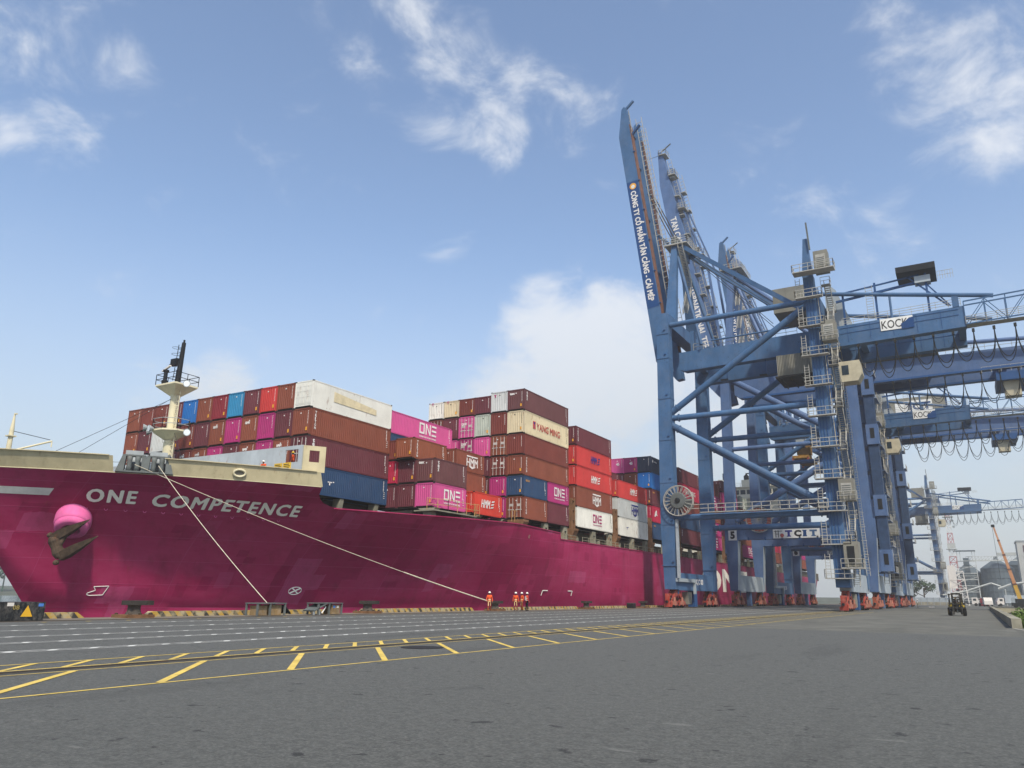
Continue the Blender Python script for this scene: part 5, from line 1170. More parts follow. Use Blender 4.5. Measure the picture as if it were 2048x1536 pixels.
def crane_b(Y0, label, num):
    root = empty('gantry_crane', (-27, Y0 + 9.75, 0), label, 'crane', 'blue gantry cranes on the quay')
    B = M_BLUE2; YB = 20.0; LS = M_LGREY
    for y in (0, YB):
        for X, nm, s in ((XW, 'waterside_leg', 1), (XL, 'landside_leg', -1)):
            g = MB(); g.frustum([(X - .75, y - .8, 2.8), (X + .65, y - .8, 2.8), (X + .65, y + .8, 2.8), (X - .75, y + .8, 2.8)], [(X - 1.1, y - 1, 11.6), (X + 1.2, y - 1, 11.6), (X + 1.2, y + 1, 11.6), (X - 1.1, y + 1, 11.6)])
            g.bx(X - 1.1, X + 1.2, y - 1, y + 1, 11.6, 15.0)
            g.frustum([(X - .95, y - .9, 15.0), (X + .85, y - .9, 15.0), (X + .85, y + .9, 15.0), (X - .95, y + .9, 15.0)], [(X - .8 + .5 * s, y - .85, 46), (X + .9 + .4 * s, y - .85, 46), (X + .9 + .4 * s, y + .85, 46), (X - .8 + .5 * s, y + .85, 46)])
            CB(g, nm, B, root)
            CB(MB().add([(X + 1.21, y - .95, 11.7), (X + 1.21, y + .95, 11.7), (X + .67, y + .78, 2.9), (X + .67, y - .78, 2.9)], [(0, 3, 2, 1)]), 'leg_side_plate', LS, root)  # sunlit land-facing side put in as a paler grey sheet
        CB(MB().bx(XW + 1.2, XL - 1.1, y - .8, y + .8, 11.9, 14.7), 'portal_beam', B, root)
        for (a, b) in (((XW + .9, y, 43.2), (XL - 1, y, 29.0)), ((XL - 1, y, 28), (XW + 1, y, 15.5))): CB(MB().tube(a, b, .6, 14), 'frame_diagonal', B, root)
        CB(MB().tube((XW + 1, y, 29.0), (XL - 1, y, 29), .42, 12), 'middle_tie', B, root)
        for k in range(7): CB(MB().bx(XW + 3 + k * 3, XW + 3.3 + k * 3, y - .86, y - .8, 11.75, 12.3), 'beam_bracket', M_BLUED, root)
    for X in (XW, XL):
        CB(MB().bx(X - .7, X + .7, .7, YB - .7, 2.7, 5.6), 'sill_beam', LS, root)
        for y, sg in ((1.4, 1), (YB - 1.4, -1)): bogie(root, X, y, M_ORNG2, 4, sg)
        CB(MB().bx(X - .4, X + .4, 9.2, 10.2, .1, 2.7), 'storm_anchor', B, root)
        CB(MB().bx(X - .9, X + .9, .8, YB - .8, 43.4, 46), 'cross_beam', B, root)
    GY = (6.2, 14)
    for y in GY:
        CB(MB().prism([(-37.8, 41.0), (-36.8, 40.2), (24, 40.6), (30, 42), (30, 43.8), (-37.8, 44.4)], 1, y - .9, y + .9), 'trolley_girder', B, root)
        CB(MB().bar((-36, y - 1.2, 40.1), (28, y - 1.2, 40.6), .5, .35), 'trolley_rail', M_BLUED, root)
    for x in (-36, -20, -8, 8, 24): CB(MB().bx(x, x + 1, GY[0] + .8, GY[1] - .8, 41.5, 43.6), 'girder_cross_tie', B, root)
    CB(MB().rail([(-36, 5.2, 44.3), (28, 5.2, 43.9)], 1.1, 2.0, .04), 'girder_railing', M_GALV, root)
    festoon(root, -9, 27, 5.0, 39.8, 13, 5.2)
    CB(MB().bx(-14.2, -1.2, 4.0, 16, 44.8, 50.2), 'machinery_house', M_GALVB, root)
    s = CB(MB().bx(-12.6, -4.4, 3.94, 3.98, 46.6, 49.4), 'house_sign', M_SIGN, root); t = MB(); put_text(t, 'TCIT', (-10.3, 3.93, 46.95), (1, 0, 0), (0, 0, 1), w=5.6, h=1.9, bold=.05); CB(t, 'house_lettering', M_BAND, root)
    CB(MB().bx(7, 12, 5, 15.5, 38.2, 39.6), 'parked_trolley', M_BLUED, root); CB(MB().bx(8, 10.4, 6, 8.4, 35.6, 38.2), 'operator_cab', paint('dirty_cream', '#b3ab93', .55, .12, 1, streak=.3), root); CB(MB().rail([(5, 4.8, 39.7), (18, 4.8, 39.7)], 1.1, 1.5, .04), 'trolley_railing', M_GALV, root)
    # portal sign and figure
    sg = CB(MB().bx(-31.0, -23.0, -.86, -.82, 12.0, 13.6), 'portal_sign', M_SIGN, root); t = MB()
    x = -28.9
    for ch, m_ in zip('TCIT', (M_TXTB, M_TXTK, M_BAND, M_BLUE)):
        t = MB(); put_text(t, ch, (x, -.875, 12.25), (1, 0, 0), (0, 0, 1), w=.55 if ch == 'I' else 1.25, h=1.15, bold=.07)
        if ch in 'IT':
            for q in ((-.12, .0), (-.12, .97)) if ch == 'I' else ((.26, .0),): t.bx(x + q[0], x + q[0] + .75, -.876, -.872, 12.25 + q[1], 12.43 + q[1])
        CB(t, 'portal_lettering', m_, sg); x += 1.1 if ch == 'I' else 1.55
    t = MB().bx(-30.6, -30.45, -.875, -.87, 12.15, 13.4); t.bx(-30.15, -30.0, -.875, -.87, 12.15, 13.4); t.bx(-30.85, -29.4, -.875, -.87, 13.2, 13.32); t.bx(-30.45, -30.15, -.875, -.87, 12.7, 12.8); CB(t, 'crane_emblem', M_DKGREY, sg)
    t = MB(); t.add([(-29.45 + .34 * math.cos(a), -.875, 12.5 + .34 * math.sin(a)) for a in [i * math.pi / 9 for i in range(18)]], [tuple(range(18))]); CB(t, 'round_emblem', M_TXTR, sg)
    p = CB(MB().bx(XW - .45, XW + 1.1, -1.06, -1.02, 11.8, 13.7), 'number_plate', M_SIGN, root); t = MB(); put_text(t, num, (XW - .1, -1.075, 12.05), (1, 0, 0), (0, 0, 1), w=.85, h=1.4, bold=.06); q = CB(t, 'number_figure', M_TXTK, root); q['unique'] = 1
    # red cable reel
    g = MB(); c = Vector((-33.2, -1.6, 15.4))
    for rr in (2.3,): g.path([(c.x + rr * math.cos(a), c.y, c.z + rr * math.sin(a)) for a in [i * math.pi / 16 for i in range(33)]], .09, 5)
    for i in range(22): a = i * math.pi / 11; g.bar((c.x, c.y, c.z), (c.x + 2.3 * math.cos(a), c.y, c.z + 2.3 * math.sin(a)), .06)
    rl = CB(g, 'cable_reel', M_GALV, root)
    g = MB()
    for i in range(28):
        a0, a1 = i * math.pi / 14, (i + 1) * math.pi / 14
        for ra, rb in ((1.5, 2.15),): g.add([(c.x + ra * math.cos(a0), c.y + .12, c.z + ra * math.sin(a0)), (c.x + rb * math.cos(a0), c.y + .12, c.z + rb * math.sin(a0)), (c.x + rb * math.cos(a1), c.y + .12, c.z + rb * math.sin(a1)), (c.x + ra * math.cos(a1), c.y + .12, c.z + ra * math.sin(a1))], [(0, 1, 2, 3), (3, 2, 1, 0)][:1])
    CB(g, 'reel_cable', paint('orange_cable', '#a8523a', .6, .15, 2), rl)
    # raised boom
    hx, hz, tx, tz = -41.7, 45.0, -52.0, 100.6; d = Vector((tx - hx, 0, tz - hz)).normalized(); n = Vector((d.z, 0, -d.x)); Lb = math.hypot(tx - hx, tz - hz)
    def bp(t, o, y): q = Vector((hx, 0, hz)) + d * t + n * o; return (q.x, y, q.z)
    for y in GY:
        g = MB(); prof = [(-4, 0), (-1, -1.7), (38, -1.6), (48, -1.2), (Lb, .2), (Lb - .3, 1.1), (40, 1.4), (-4, 1.5)]
        g.prism([(Vector((hx, 0, hz)) + d * t + n * o).xz[:] for t, o in prof], 1, y - .8, y + 1.3); CB(g, 'boom_girder', B, root, recalc=True)
        CB(MB().bar(bp(2, 2.6, y - .4), bp(26, 4.4, y + .2), .45), 'folded_forestay', B, root); CB(MB().bar(bp(26, 4.4, y + .2), bp(44, 1.8, y), .35), 'folded_forestay', B, root)
        CB(MB().ladder(bp(3, 2.1, y + .9), bp(Lb - 2, 1.9, y + .9), .9, .9, .05, (1, 0, .18)), 'boom_ladder', M_GALV, root)
        for t in range(4, 50, 5): CB(MB().bx(*[v for pr in [(bp(t, 1.5, 0)[0] - .1, bp(t, 1.5, 0)[0] + 1.0), (y - .9, y + .9), (bp(t, 1.5, 0)[2] - .1, bp(t, 1.5, 0)[2] + .05)] for v in pr]), 'boom_step', M_GALV, root)
    for t in (4, 14, 24, 34, 44, 51): CB(MB().bar(bp(t, 0, 6.6), bp(t, 0, 13.6), .6), 'boom_cross_tie', B, root)
    t = MB(); put_text(t, 'TAN CANG - CAI MEP INTERNATIONAL TERMINAL', bp(39, -.75, GY[0] - .83), -d, n, w=37, h=1.35, bold=.035); CB(t, 'boom_lettering', M_TXT, root)
    for t0, o in ((Lb - 1, .5), (Lb - 7, 1.4), (Lb - 16, 1.6), (28, 3.0)):
        q = bp(t0, o, 0); grated_platform(root, q[0] - .2, q[0] + 1.5, 4.9, 7.6, q[2], M_GALV, 'boom_platform')
    CB(MB().tube(bp(Lb, .6, 6), bp(Lb + 1.2, 3.4, 6), .16, 6), 'boom_tip_arm', M_DKGREY, root); CB(MB().tube(bp(Lb - .5, 0, 6), bp(Lb - .2, -2.8, 6), .06, 5), 'wind_gauge', M_DKGREY, root)
    # A-frame and stays
    ax, az = -37.5, 68.0
    for y, ya in ((4, 7.6), (16, 12.6)):
        CB(MB().bar((-38.4, y, 46), (ax, ya, az), 1.3, 1.2, (0, 1, 0)), 'a_frame_post', B, root); CB(MB().tube((ax + .5, ya, az), (-15.5, y, 46), .5, 12), 'backstay', B, root); CB(MB().tube((ax + .5, ya, az - 1), (-29, y, 44.4), .36, 10), 'a_frame_strut', B, root)
        CB(MB().tube((-16, y, 46.5), (26, y, 44), .35, 10), 'rear_stay', B, root)
    CB(MB().bx(ax - 1.2, ax + 1.4, 6.8, 13.4, az - .8, az + .8), 'apex_beam', B, root); grated_platform(root, ax - 2, ax + 2.6, 6, 14, az + .8, M_GALV, 'apex_platform')
    for z in (50, 55, 60): CB(MB().stair((ax + 1.4, 5.4, z), (ax + 1.4, 8.6, z + 5), .8), 'a_frame_stair', M_GALV, root)
    # access tower: enclosed blue lift shaft with slatted side, stairs
    CB(MB().bx(XL + 1.4, XL + 3.0, .6, 2.4, 6.2, 42), 'lift_shaft', paint('shaft_mesh', '#2a3d58', .6, .2, 1.2), root)
    for z in (6.2, 15.5, 28.0, 37): CB(MB().bx(XL + 1.25, XL + 3.2, .3, 2.5, z, z + 3.6), 'lift_station', M_BLUE2, root); CB(MB().bx(XL + 1.9, XL + 2.6, .26, .3, z + 1.1, z + 2.9), 'station_door', M_BLACK, root)
    stair_tower(root, XL + 1.7, 3.2, 4.0, 44, 12, M_GALV)
    for i in range(9): z = 6 + i * 4.4; CB(MB().bx(XL - 1, XL + 3.4, 2.8, 7.5, z, z + .14), 'tower_deck', B, root); CB(MB().rail([(XL + 3.4, 2.8, z), (XL + 3.4, 7.5, z)], 1.1, 1.2, .035), 'tower_railing', M_GALV, root)
    CB(MB().bx(XL + .95, XL + 1.3, 3, 7, 6, 42), 'tower_panel', B, root)
    return root
qa = crane_a(112.0, 'nearest blue gantry crane with lettered raised boom and rusty boom rail')
qb = crane_b(147.0, 'violet-blue gantry crane numbered 5, second from the camera, with portal sign', '5')
a2 = copy_tree(qa); a2.location.y += 64.0; tag(a2, 'third blue gantry crane from the camera, between cranes 5 and 6', 'crane', 'blue gantry cranes on the quay')
b2 = copy_tree(qb); b2.location.y += 59.0; tag(b2, 'violet-blue gantry crane numbered 6, fourth from the camera, with sign on its machinery house', 'crane', 'blue gantry cranes on the quay')
t = MB(); put_text(t, '6', (XW - .1, -1.075, 12.05), (1, 0, 0), (0, 0, 1), w=.85, h=1.4, bold=.06); CB(t, 'number_figure', M_TXTK, b2)
a3 = copy_tree(qa); a3.location.y += 258.0; a3.location.x += 2.0; tag(a3, 'distant hazy blue gantry crane at the far end of the quay', 'crane', 'blue gantry cranes on the quay')
# a spreader hangs under the third crane
sp = empty('spreader', (-31.0, 186, 32.0), 'yellow and rusty container spreader hanging under the third crane', 'spreader')
g = MB().bx(-1.7, 1.7, -6, 6, 0, .6); g.bx(-1.2, 1.2, -2, 2, .6, 1.6); g.build('spreader_beam', paint('spreader_yellow', '#9c7432', .7, .25, 1.2, rust=.7), sp)
MB().bx(-1.5, 1.5, -1.2, 1.2, 1.6, 4.2).build('head_block', paint('grimy_yellow', '#8a6a35', .7, .25, 1.2, rust=.6), sp); MB().bx(-1.6, 1.6, -.9, .9, 4.2, 5.2).build('sheave_block', M_LGREY, sp)
for x in (-1.2, 1.2):
    for y in (-.8, .8): MB().tube((x, y, 5), (x * 1.2, y, 7.5), .05, 5).build('hoist_rope', M_CABLE, sp)
for x in (-1.6, 1.6):
    for y in (-5.8, 5.8): MB().bx(x - .2, x + .2, y - .2, y + .2, -.4, .2).build('corner_flipper', M_ORNG2, sp)

# ------------------------------------------------------------------ people
import numpy as np
M_SKIN = paint('skin', '#8a5c45', .6, .08, 3); M_OVER = paint('orange_coverall', '#d4552b', .85, .12, 3); M_TROU = paint('rust_trousers', '#8d3f22', .9, .12, 3)
M_NAVYT = paint('black_trousers', '#15161c', .9, .1, 3); M_BOOT = paint('black_boots', '#121212', .7, .1, 3); M_HELM = paint('white_helmet', '#e2ded6', .4, .05, 2)
M_YHELM = paint('yellow_helmet', '#d9b53a', .4, .05, 2); M_STRIPE = paint('pale_reflective_stripe', '#dccf9c', .5, .08, 3); M_VEST = paint('red_vest', '#c8452f', .85, .1, 3)
M_SHIRT = paint('white_shirt', '#cfcac2', .85, .08, 3); M_MASK = paint('dark_face_mask', '#241d1c', .8, .1, 3); M_HAIR = paint('black_hair', '#14110f', .7, .1, 4)
def person(loc, rz, label, pose='stand', top=None, legs_m=None, helmet=None, hgt=1.72, stripe=True, group='port workers'):
    """one continuous voxel-fused body (head with face, jointed limbs, hands with five fingers) dressed by region"""
    top = top or M_OVER; legs_m = legs_m or M_TROU; helmet = helmet or M_HELM
    s = hgt / 1.75; V3 = Vector; segs = []          # (p, q, r0, r1, region)
    def seg(p, q, a, b, reg): segs.append((V3(p) * s, V3(q) * s, a * s, b * s, reg))
    hip_l, hip_r = V3((-.095, 0, .92)), V3((.095, 0, .92)); sh_l, sh_r = V3((-.19, 0, 1.43)), V3((.19, 0, 1.43)); lean = 0; face = V3((0, -1, 0))
    if pose == 'stride': kl, kr, fl, fr = V3((-.11, -.16, .50)), V3((.11, .10, .49)), V3((-.13, -.22, .08)), V3((.12, .30, .10)); el, er, hl, hr = V3((-.27, -.05, 1.16)), V3((.27, .02, 1.15)), V3((-.25, -.24, .98)), V3((.29, -.12, .92))
    elif pose == 'sit': hip_l.z = hip_r.z = .55; kl, kr, fl, fr = V3((-.14, -.42, .58)), V3((.14, -.42, .58)), V3((-.15, -.46, .12)), V3((.15, -.46, .12)); sh_l.z = sh_r.z = 1.06; el, er, hl, hr = V3((-.26, -.10, .82)), V3((.26, -.10, .82)), V3((-.12, -.36, .86)), V3((.12, -.36, .86))
    elif pose == 'lean': kl, kr, fl, fr = V3((-.10, -.04, .50)), V3((.10, -.04, .50)), V3((-.12, .05, .08)), V3((.12, .05, .08)); sh_l, sh_r = V3((-.19, -.32, 1.34)), V3((.19, -.32, 1.34)); el, er, hl, hr = V3((-.28, -.45, 1.10)), V3((.28, -.45, 1.10)), V3((-.2, -.66, 1.05)), V3((.2, -.66, 1.05))
    else: kl, kr, fl, fr = V3((-.115, -.02, .50)), V3((.115, -.01, .50)), V3((-.13, .02, .08)), V3((.14, .01, .08)); el, er, hl, hr = V3((-.27, .02, 1.15)), V3((.27, .02, 1.15)), V3((-.27, -.10, .91)), V3((.27, -.08, .90))
    hc = (hip_l + hip_r) / 2; sc_ = (sh_l + sh_r) / 2; mid = hc.lerp(sc_, .5)
    seg(hip_l, hip_r, .115, .115, 'legs'); seg(hc, mid, .135, .125, 'top'); seg(mid, sc_ - V3((0, 0, .08)), .13, .145, 'top'); seg(mid + V3((-.06, 0, .1)), sh_l - V3((-.05, 0, .06)), .11, .10, 'top'); seg(mid + V3((.06, 0, .1)), sh_r - V3((.05, 0, .06)), .11, .10, 'top'); seg(sh_l, sh_r, .075, .075, 'top')
    up = (sc_ - hc).normalized(); nk = sc_ + up * .10 + V3((0, -.01, 0)); hd = nk + V3((0, -.02, .13))
    seg(sc_, nk, .062, .056, 'skin'); seg(hd + V3((0, .015, -.03)), hd + V3((0, .01, .05)), .088, .092, 'hair'); seg(hd + V3((0, -.03, -.07)), hd + V3((0, -.035, .03)), .062, .072, 'skin'); seg(hd + V3((0, -.09, .0)), hd + V3((0, -.112, -.03)), .012, .017, 'skin')
    seg(hd + V3((-.03, -.085, -.075)), hd + V3((.03, -.085, -.075)), .022, .022, 'mask' if pose in ('stand', 'stride') else 'skin')
    for sx in (-1, 1): seg(hd + V3((sx * .088, .0, -.01)), hd + V3((sx * .094, .01, .02)), .018, .018, 'skin'); seg(hd + V3((sx * .032, -.092, .012)), hd + V3((sx * .034, -.094, .012)), .012, .012, 'eye')
    for h, k, f in ((hip_l, kl, fl), (hip_r, kr, fr)):
        seg(h, k, .088, .062, 'legs'); seg(k, f, .062, .045, 'legs'); seg(f + V3((0, .03, -.03)), f + V3((0, -.15, -.045)), .045, .036, 'boot')
    for sh, e, h, sx in ((sh_l, el, hl, -1), (sh_r, er, hr, 1)):
        seg(sh, e, .06, .047, 'top'); seg(e, h, .046, .034, 'top'); d = (h - e).normalized(); side = V3((0, -1, 0)) if abs(d.y) < .7 else V3((1, 0, 0)); side = (side - d * side.dot(d)).normalized(); out = d.cross(side).normalized()
        pm = h + d * .085; seg(h, pm, .028, .036, 'skin'); seg(h + side * .02, pm + side * .025, .02, .022, 'skin')
        for i, (o, ln) in enumerate(((-.03, .062), (-.01, .074), (.011, .07), (.031, .056))):
            b = pm + side * o; m1 = b + d * ln * .55 + out * -.006 * sx; seg(b, m1, .0115, .0105, 'skin'); seg(m1, m1 + (d * .8 - out * .5 * sx) * ln * .6, .0105, .009, 'skin')
        tb = h + d * .03 + side * .03; seg(tb, tb + side * .035 + d * .03, .015, .012, 'skin'); seg(tb + side * .035 + d * .03, tb + side * .04 + d * .065, .012, .010, 'skin')
    g = MB()
    for p, q, a, b, _ in segs:
        d = (q - p); Ln = d.length; d = d.normalized() if Ln > 1e-6 else V3((0, 0, 1)); prof = [(a * math.sin(t), -a * math.cos(t)) for t in (.3, .8, 1.57)] + [(b * math.sin(t), Ln - b * math.cos(t)) for t in (1.57, 2.3, 2.85)]
        g.lathe(prof, p, d, 10)
    tmp = bpy.data.objects.new('tmp', g.mesh('tmp')); COL.objects.link(tmp); md = tmp.modifiers.new('r', 'REMESH'); md.mode = 'VOXEL'; md.voxel_size = .0135; sm = tmp.modifiers.new('s', 'SMOOTH'); sm.iterations = 2; sm.factor = .4
    dg = bpy.context.evaluated_depsgraph_get(); me = bpy.data.meshes.new_from_object(tmp.evaluated_get(dg)); bpy.data.objects.remove(tmp); me.name = 'person'
    n = len(me.polygons); ctr = np.empty(n * 3); me.polygons.foreach_get('center', ctr); ctr = ctr.reshape(-1, 3); best = np.full(n, 1e9); idx = np.zeros(n, int)
    order = ['top', 'legs', 'skin', 'hair', 'boot', 'mask', 'eye']; mats = [top, legs_m, M_SKIN, M_HAIR, M_BOOT, M_MASK, M_BLACK]
    for p, q, a, b, reg in segs:
        p_, q_ = np.array(p), np.array(q); dd = q_ - p_; t = np.clip(((ctr - p_) @ dd) / max(1e-9, dd @ dd), 0, 1); dist = np.linalg.norm(ctr - (p_ + t[:, None] * dd), axis=1) - (a + (b - a) * t) - (.006 if reg in ('eye', 'mask') else 0); k = dist < best; best[k] = dist[k]; idx[k] = order.index(reg)
    me.materials.clear()
    for m in mats: me.materials.append(m)
    me.polygons.foreach_set('material_index', idx.astype(np.int32)); me.polygons.foreach_set('use_smooth', [True] * n)
    o = bpy.data.objects.new('person', me); COL.objects.link(o); o.location = loc; o.rotation_euler = (0, 0, rz); tag(o, label, 'person', group)
    hp = hd * s; g = MB().lathe([(.128, .025), (.126, .045), (.118, .09), (.09, .135), (.04, .16), (.005, .165)], hp, (0, .05, 1), 18); g.prism([(hp.x - .09, hp.y - .10), (hp.x + .09, hp.y - .10), (hp.x + .06, hp.y - .165), (hp.x - .06, hp.y - .165)], 2, hp.z + .03, hp.z + .045); g.build('helmet', helmet, o, recalc=True, smooth=False)
    if stripe:
        for z_, r_ in ((hc.lerp(sc_, .30), .148), (hc.lerp(sc_, .02), .145)): MB().lathe([(r_, -.03), (r_ + .004, 0), (r_, .03)], z_ * s, up, 20).build('reflective_stripe', M_STRIPE, o)
        for h, k in ((hip_l, kl), (hip_r, kr)):
            c = h.lerp(k, .55) * s; MB().bar((h + V3((0, -.09, 0))) * s, (k + V3((0, -.066, 0))) * s, .035, .008, (0, 1, 0)).build('leg_stripe', M_STRIPE, o)
    return o
person((-39.6, 63.4, 0), R(35), 'worker in orange coveralls walking beside a bollard at the end of the rope', 'stride')
person((-39.6, 68.3, 0), R(25), 'worker in orange coveralls and white helmet standing alone, hands down', 'stand')
person((-40.2, 70.6, 0), R(-30), 'worker in orange coveralls half hidden behind one in black trousers', 'stand')
p4 = person((-39.3, 70.0, 0), R(150), 'worker in red vest and black trousers with white back panel', 'stand', M_VEST, M_NAVYT, stripe=False)
g = MB().bx(-.11, .11, -.02, .02, 1.02, 1.4); o = g.build('back_panel', M_SHIRT, p4); o.location = (0, .16, 0)
for z in (1.0, 1.18): MB().lathe([(.15, -.022), (.155, 0), (.15, .022)], (0, 0, z), (0, 0, 1), 18).build('vest_stripe', M_SHIRT, p4)
person((-52.75, 50.0, 12.15), R(-60), 'crewman in yellow helmet looking through the square breakwater opening', 'stand', helmet=M_YHELM, stripe=False, group='crew on the forecastle')
person((-54.25, 48.2, 11.2), R(20), 'crewman in orange bending over the bulwark beside yellow notices', 'lean', stripe=False, group='crew on the forecastle')
person((-12.6, 205, 0), R(90), 'distant person in white top standing by the far crane bogies', 'stand', M_SHIRT, paint('khaki_trousers', '#8a7a58', .9, .1), stripe=False)

# ------------------------------------------------------------------ quay furniture
def bollard(x, y, label):
    o = empty('bollard', (x, y, 0), label, 'bollard', 'mooring bollards along the quay')
    g = MB().bx(-.75, .75, -.8, .8, .005, .18)
    g.build('base_block', paint('rusty_base', '#6d5038', .9, .3, 2, rust=.6, bump=.4), o)
    for dx in (-.6, .6):
        for dy in (-.62, 0, .62): MB().lathe([(.09, .18), (.09, .25), (.03, .27)], (dx, dy, 0), n=8).build('bolt', M_RUST, o)
    g = MB().lathe([(.44, .18), (.40, .24), (.34, .4), (.33, .62), (.38, .70)], n=24); b = g.build('post', paint('bollard_iron', '#4a443d', .8, .25, 2, rust=.4, bump=.3), o, smooth=False); smooth_by_angle(b, 40)
    g = MB().prism([(-.45, -.5), (.45, -.5), (.5, .4), (.35, .95), (-.35, .95), (-.5, .4)], 2, .68, .92); g.build('head', paint('bollard_head', '#37332f', .75, .2, 2, rust=.25), o)
    t = MB()
    for k, ch in enumerate('23'): put_text(t, ch, (.505, .0 + k * .22, .74), (0, 1, 0), (0, 0, 1), w=.14, h=.15, bold=.03)
    return o
for x, y, l in ((-40.6, 27.8, 'rusty mooring bollard nearest the camera, in front of the anchor end of the bow'), (-40.6, 47.4, 'mooring bollard right of the second grey cable pit'), (-40.7, 66.2, 'bollard that the long mooring rope is tied to, beside the walking worker'),
                (-40.7, 87.0, 'mooring bollard alone between the workers and the first crane'), (-40.7, 105.5, 'mooring bollard just left of the first crane bogie'), (-40.7, 290, 'tiny far bollard seen past the landside crane legs')):
    bollard(x, y, l)
# cabinet with warning triangle
o = empty('power_cabinet', (-39.9, 21.3, 0), 'black power cabinet with yellow warning triangle at the left edge', 'cabinet')
MB().bx(-.8, .8, -1.35, .75, .02, .86).build('cabinet_body', paint('chipped_black', '#1d2022', .6, .25, 3, dust=.25, rust=.08, rustcol='#b8b6b0'), o)
g = MB().add([(.806, .0 - .35, .2), (.806, .55 - .35, .2), (.806, .28 - .35, .72)], [(0, 1, 2)]); g.build('warning_triangle', paint('warning_yellow', '#d9a82e', .6, .08), o)
t = MB(); put_text(t, '08', (.807, -.75, .52), (0, 1, 0), (0, 0, 1), w=.3, h=.2, bold=.02); t.build('cabinet_number', paint('dull_gold', '#8a7a45', .6), o)
MB().bx(.8, .806, .42, .66, .66, .80).build('blue_label', paint('label_blue', '#4a7ac0', .5), o); MB().bx(.8, .806, -1.02, -.72, .68, .84).build('white_label', M_SHIRT, o)
MB().bx(.6, .2, -1.36, -1.352, .3, .75).build('red_panel', paint('red_brown_panel', '#7a3a30', .7), o); MB().lathe([(.01, 0), (.1, .01), (.1, .05), (.01, .06)], (.35, -1.36, .55), (0, -1, 0), 12).build('socket_cap', M_SHIRT, o)
# framed cable pits
def pit(y, label, flap):
    o = empty('cable_pit_frame', (-40.0, y, 0), label, 'cable pit', 'framed cable pits on the quay'); L_ = 2.3
    for yy in (0, L_ * .45, L_):
        for xx in (-.5, .5): MB().bx(xx - .06, xx + .06, yy - .05, yy + .05, 0, .74).build('frame_post', M_DKGREY, o)
    MB().bx(-.58, .58, -.08, L_ + .08, .74, .80).build('frame_top', M_DKGREY, o)
    mb = paint('weathered_pit_box', '#8a7350', .85, .25, 1.6, dust=.3, rust=.4)
    if flap < 0:
        MB().bx(-.3, .35, .12, .95, .03, .62).build('pit_box', mb, o); MB().bx(-.3, .4, 1.2, 2.1, .03, .68).build('pit_box', mb, o)
        MB().prism([(L_, .66), (L_ + .55, .18), (L_ + .55, .1), (L_, .58)], 0, -.5, .5).build('sloping_flap', M_BLACK, o)
    else:
        MB().bx(-.3, .45, 1.35, 2.2, .03, .66).build('pit_box', mb, o)
        MB().prism([(-.45, .3), (.75, .78), (.8, .72), (-.4, .22)], 0, -.52, .56).build('sloping_flap', M_DKGREY, o)
        for yy in (-.4, .1): MB().bx(.4, .5, yy, yy + .1, 0, .3).build('flap_leg', M_LTGREY, o)
        g = MB().path([(.4, .45 + .35 * math.sin(t) , .1 + .45 * math.sin(t * .9)) for t in [i * .17 for i in range(10)]], .05, 6); g.build('pit_cable', M_TXT, o); MB().bx(.455, .462, 1.5, 1.7, .45, .6).build('blue_label', paint('label_blue', '#4a7ac0', .5), o); MB().bx(.455, .462, 1.85, 2.05, .45, .6).build('white_label', M_SHIRT, o)
    for i in range(3): pass
    t = MB(); put_text(t, '13', (.405 if flap < 0 else .456, 1.5, .25), (0, 1, 0), (0, 0, 1), w=.2, h=.18, bold=.03)
    return o
pit(35.6, 'grey cable pit frame with dark sloping end where the steep rope ends', -1); pit(41.0, 'grey cable pit frame with sloping front flap and blue label', 1)
MBX = empty('dark_box', (-40.6, 101.0, 0), 'small dark box between the two bollards near the first crane', 'box'); MB().bx(-.4, .4, -.6, .6, 0, .62).build('box_body', M_BLACK, MBX); MB().bx(-.43, .43, -.63, .63, .62, .68).build('lid', M_DKGREY, MBX)
# mooring ropes from the roller fairleads
def rope(a, b, sag, r, label, sleeve=None):
    a, b = Vector(a), Vector(b); n = 40; pts = [a.lerp(b, t) - Vector((0, 0, sag * (1 - (2 * t - 1) ** 2))) for t in [i / n for i in range(n + 1)]]
    o = empty('mooring_rope', b, label, 'rope', 'mooring ropes from the bow'); g = MB().path(pts, r, 7); x = g.build('rope_line', M_ROPE, o); x.matrix_parent_inverse = Matrix.Translation(-b)
    if sleeve:
        for t0, t1, m, rr in sleeve:
            g = MB().path([p for i, p in enumerate(pts) if t0 <= i / n <= t1], rr, 8); x = g.build('rope_sleeve', m, o); x.matrix_parent_inverse = Matrix.Translation(-b)
    return o
fa, fb = PF1(.15, .5, .6), PF2(.1, .45, .6)
rope(fa, (-40.6, 66.9, .55), .45, .03, 'long mooring rope with thicker spliced end reaching the bollard by the worker', [(.68, .71, M_BAND, .06), (.70, .99, M_ROPE, .055)])
rope(fb, (-40.4, 37.2, .76), .25, .03, 'steep mooring rope falling to the first cable pit frame')

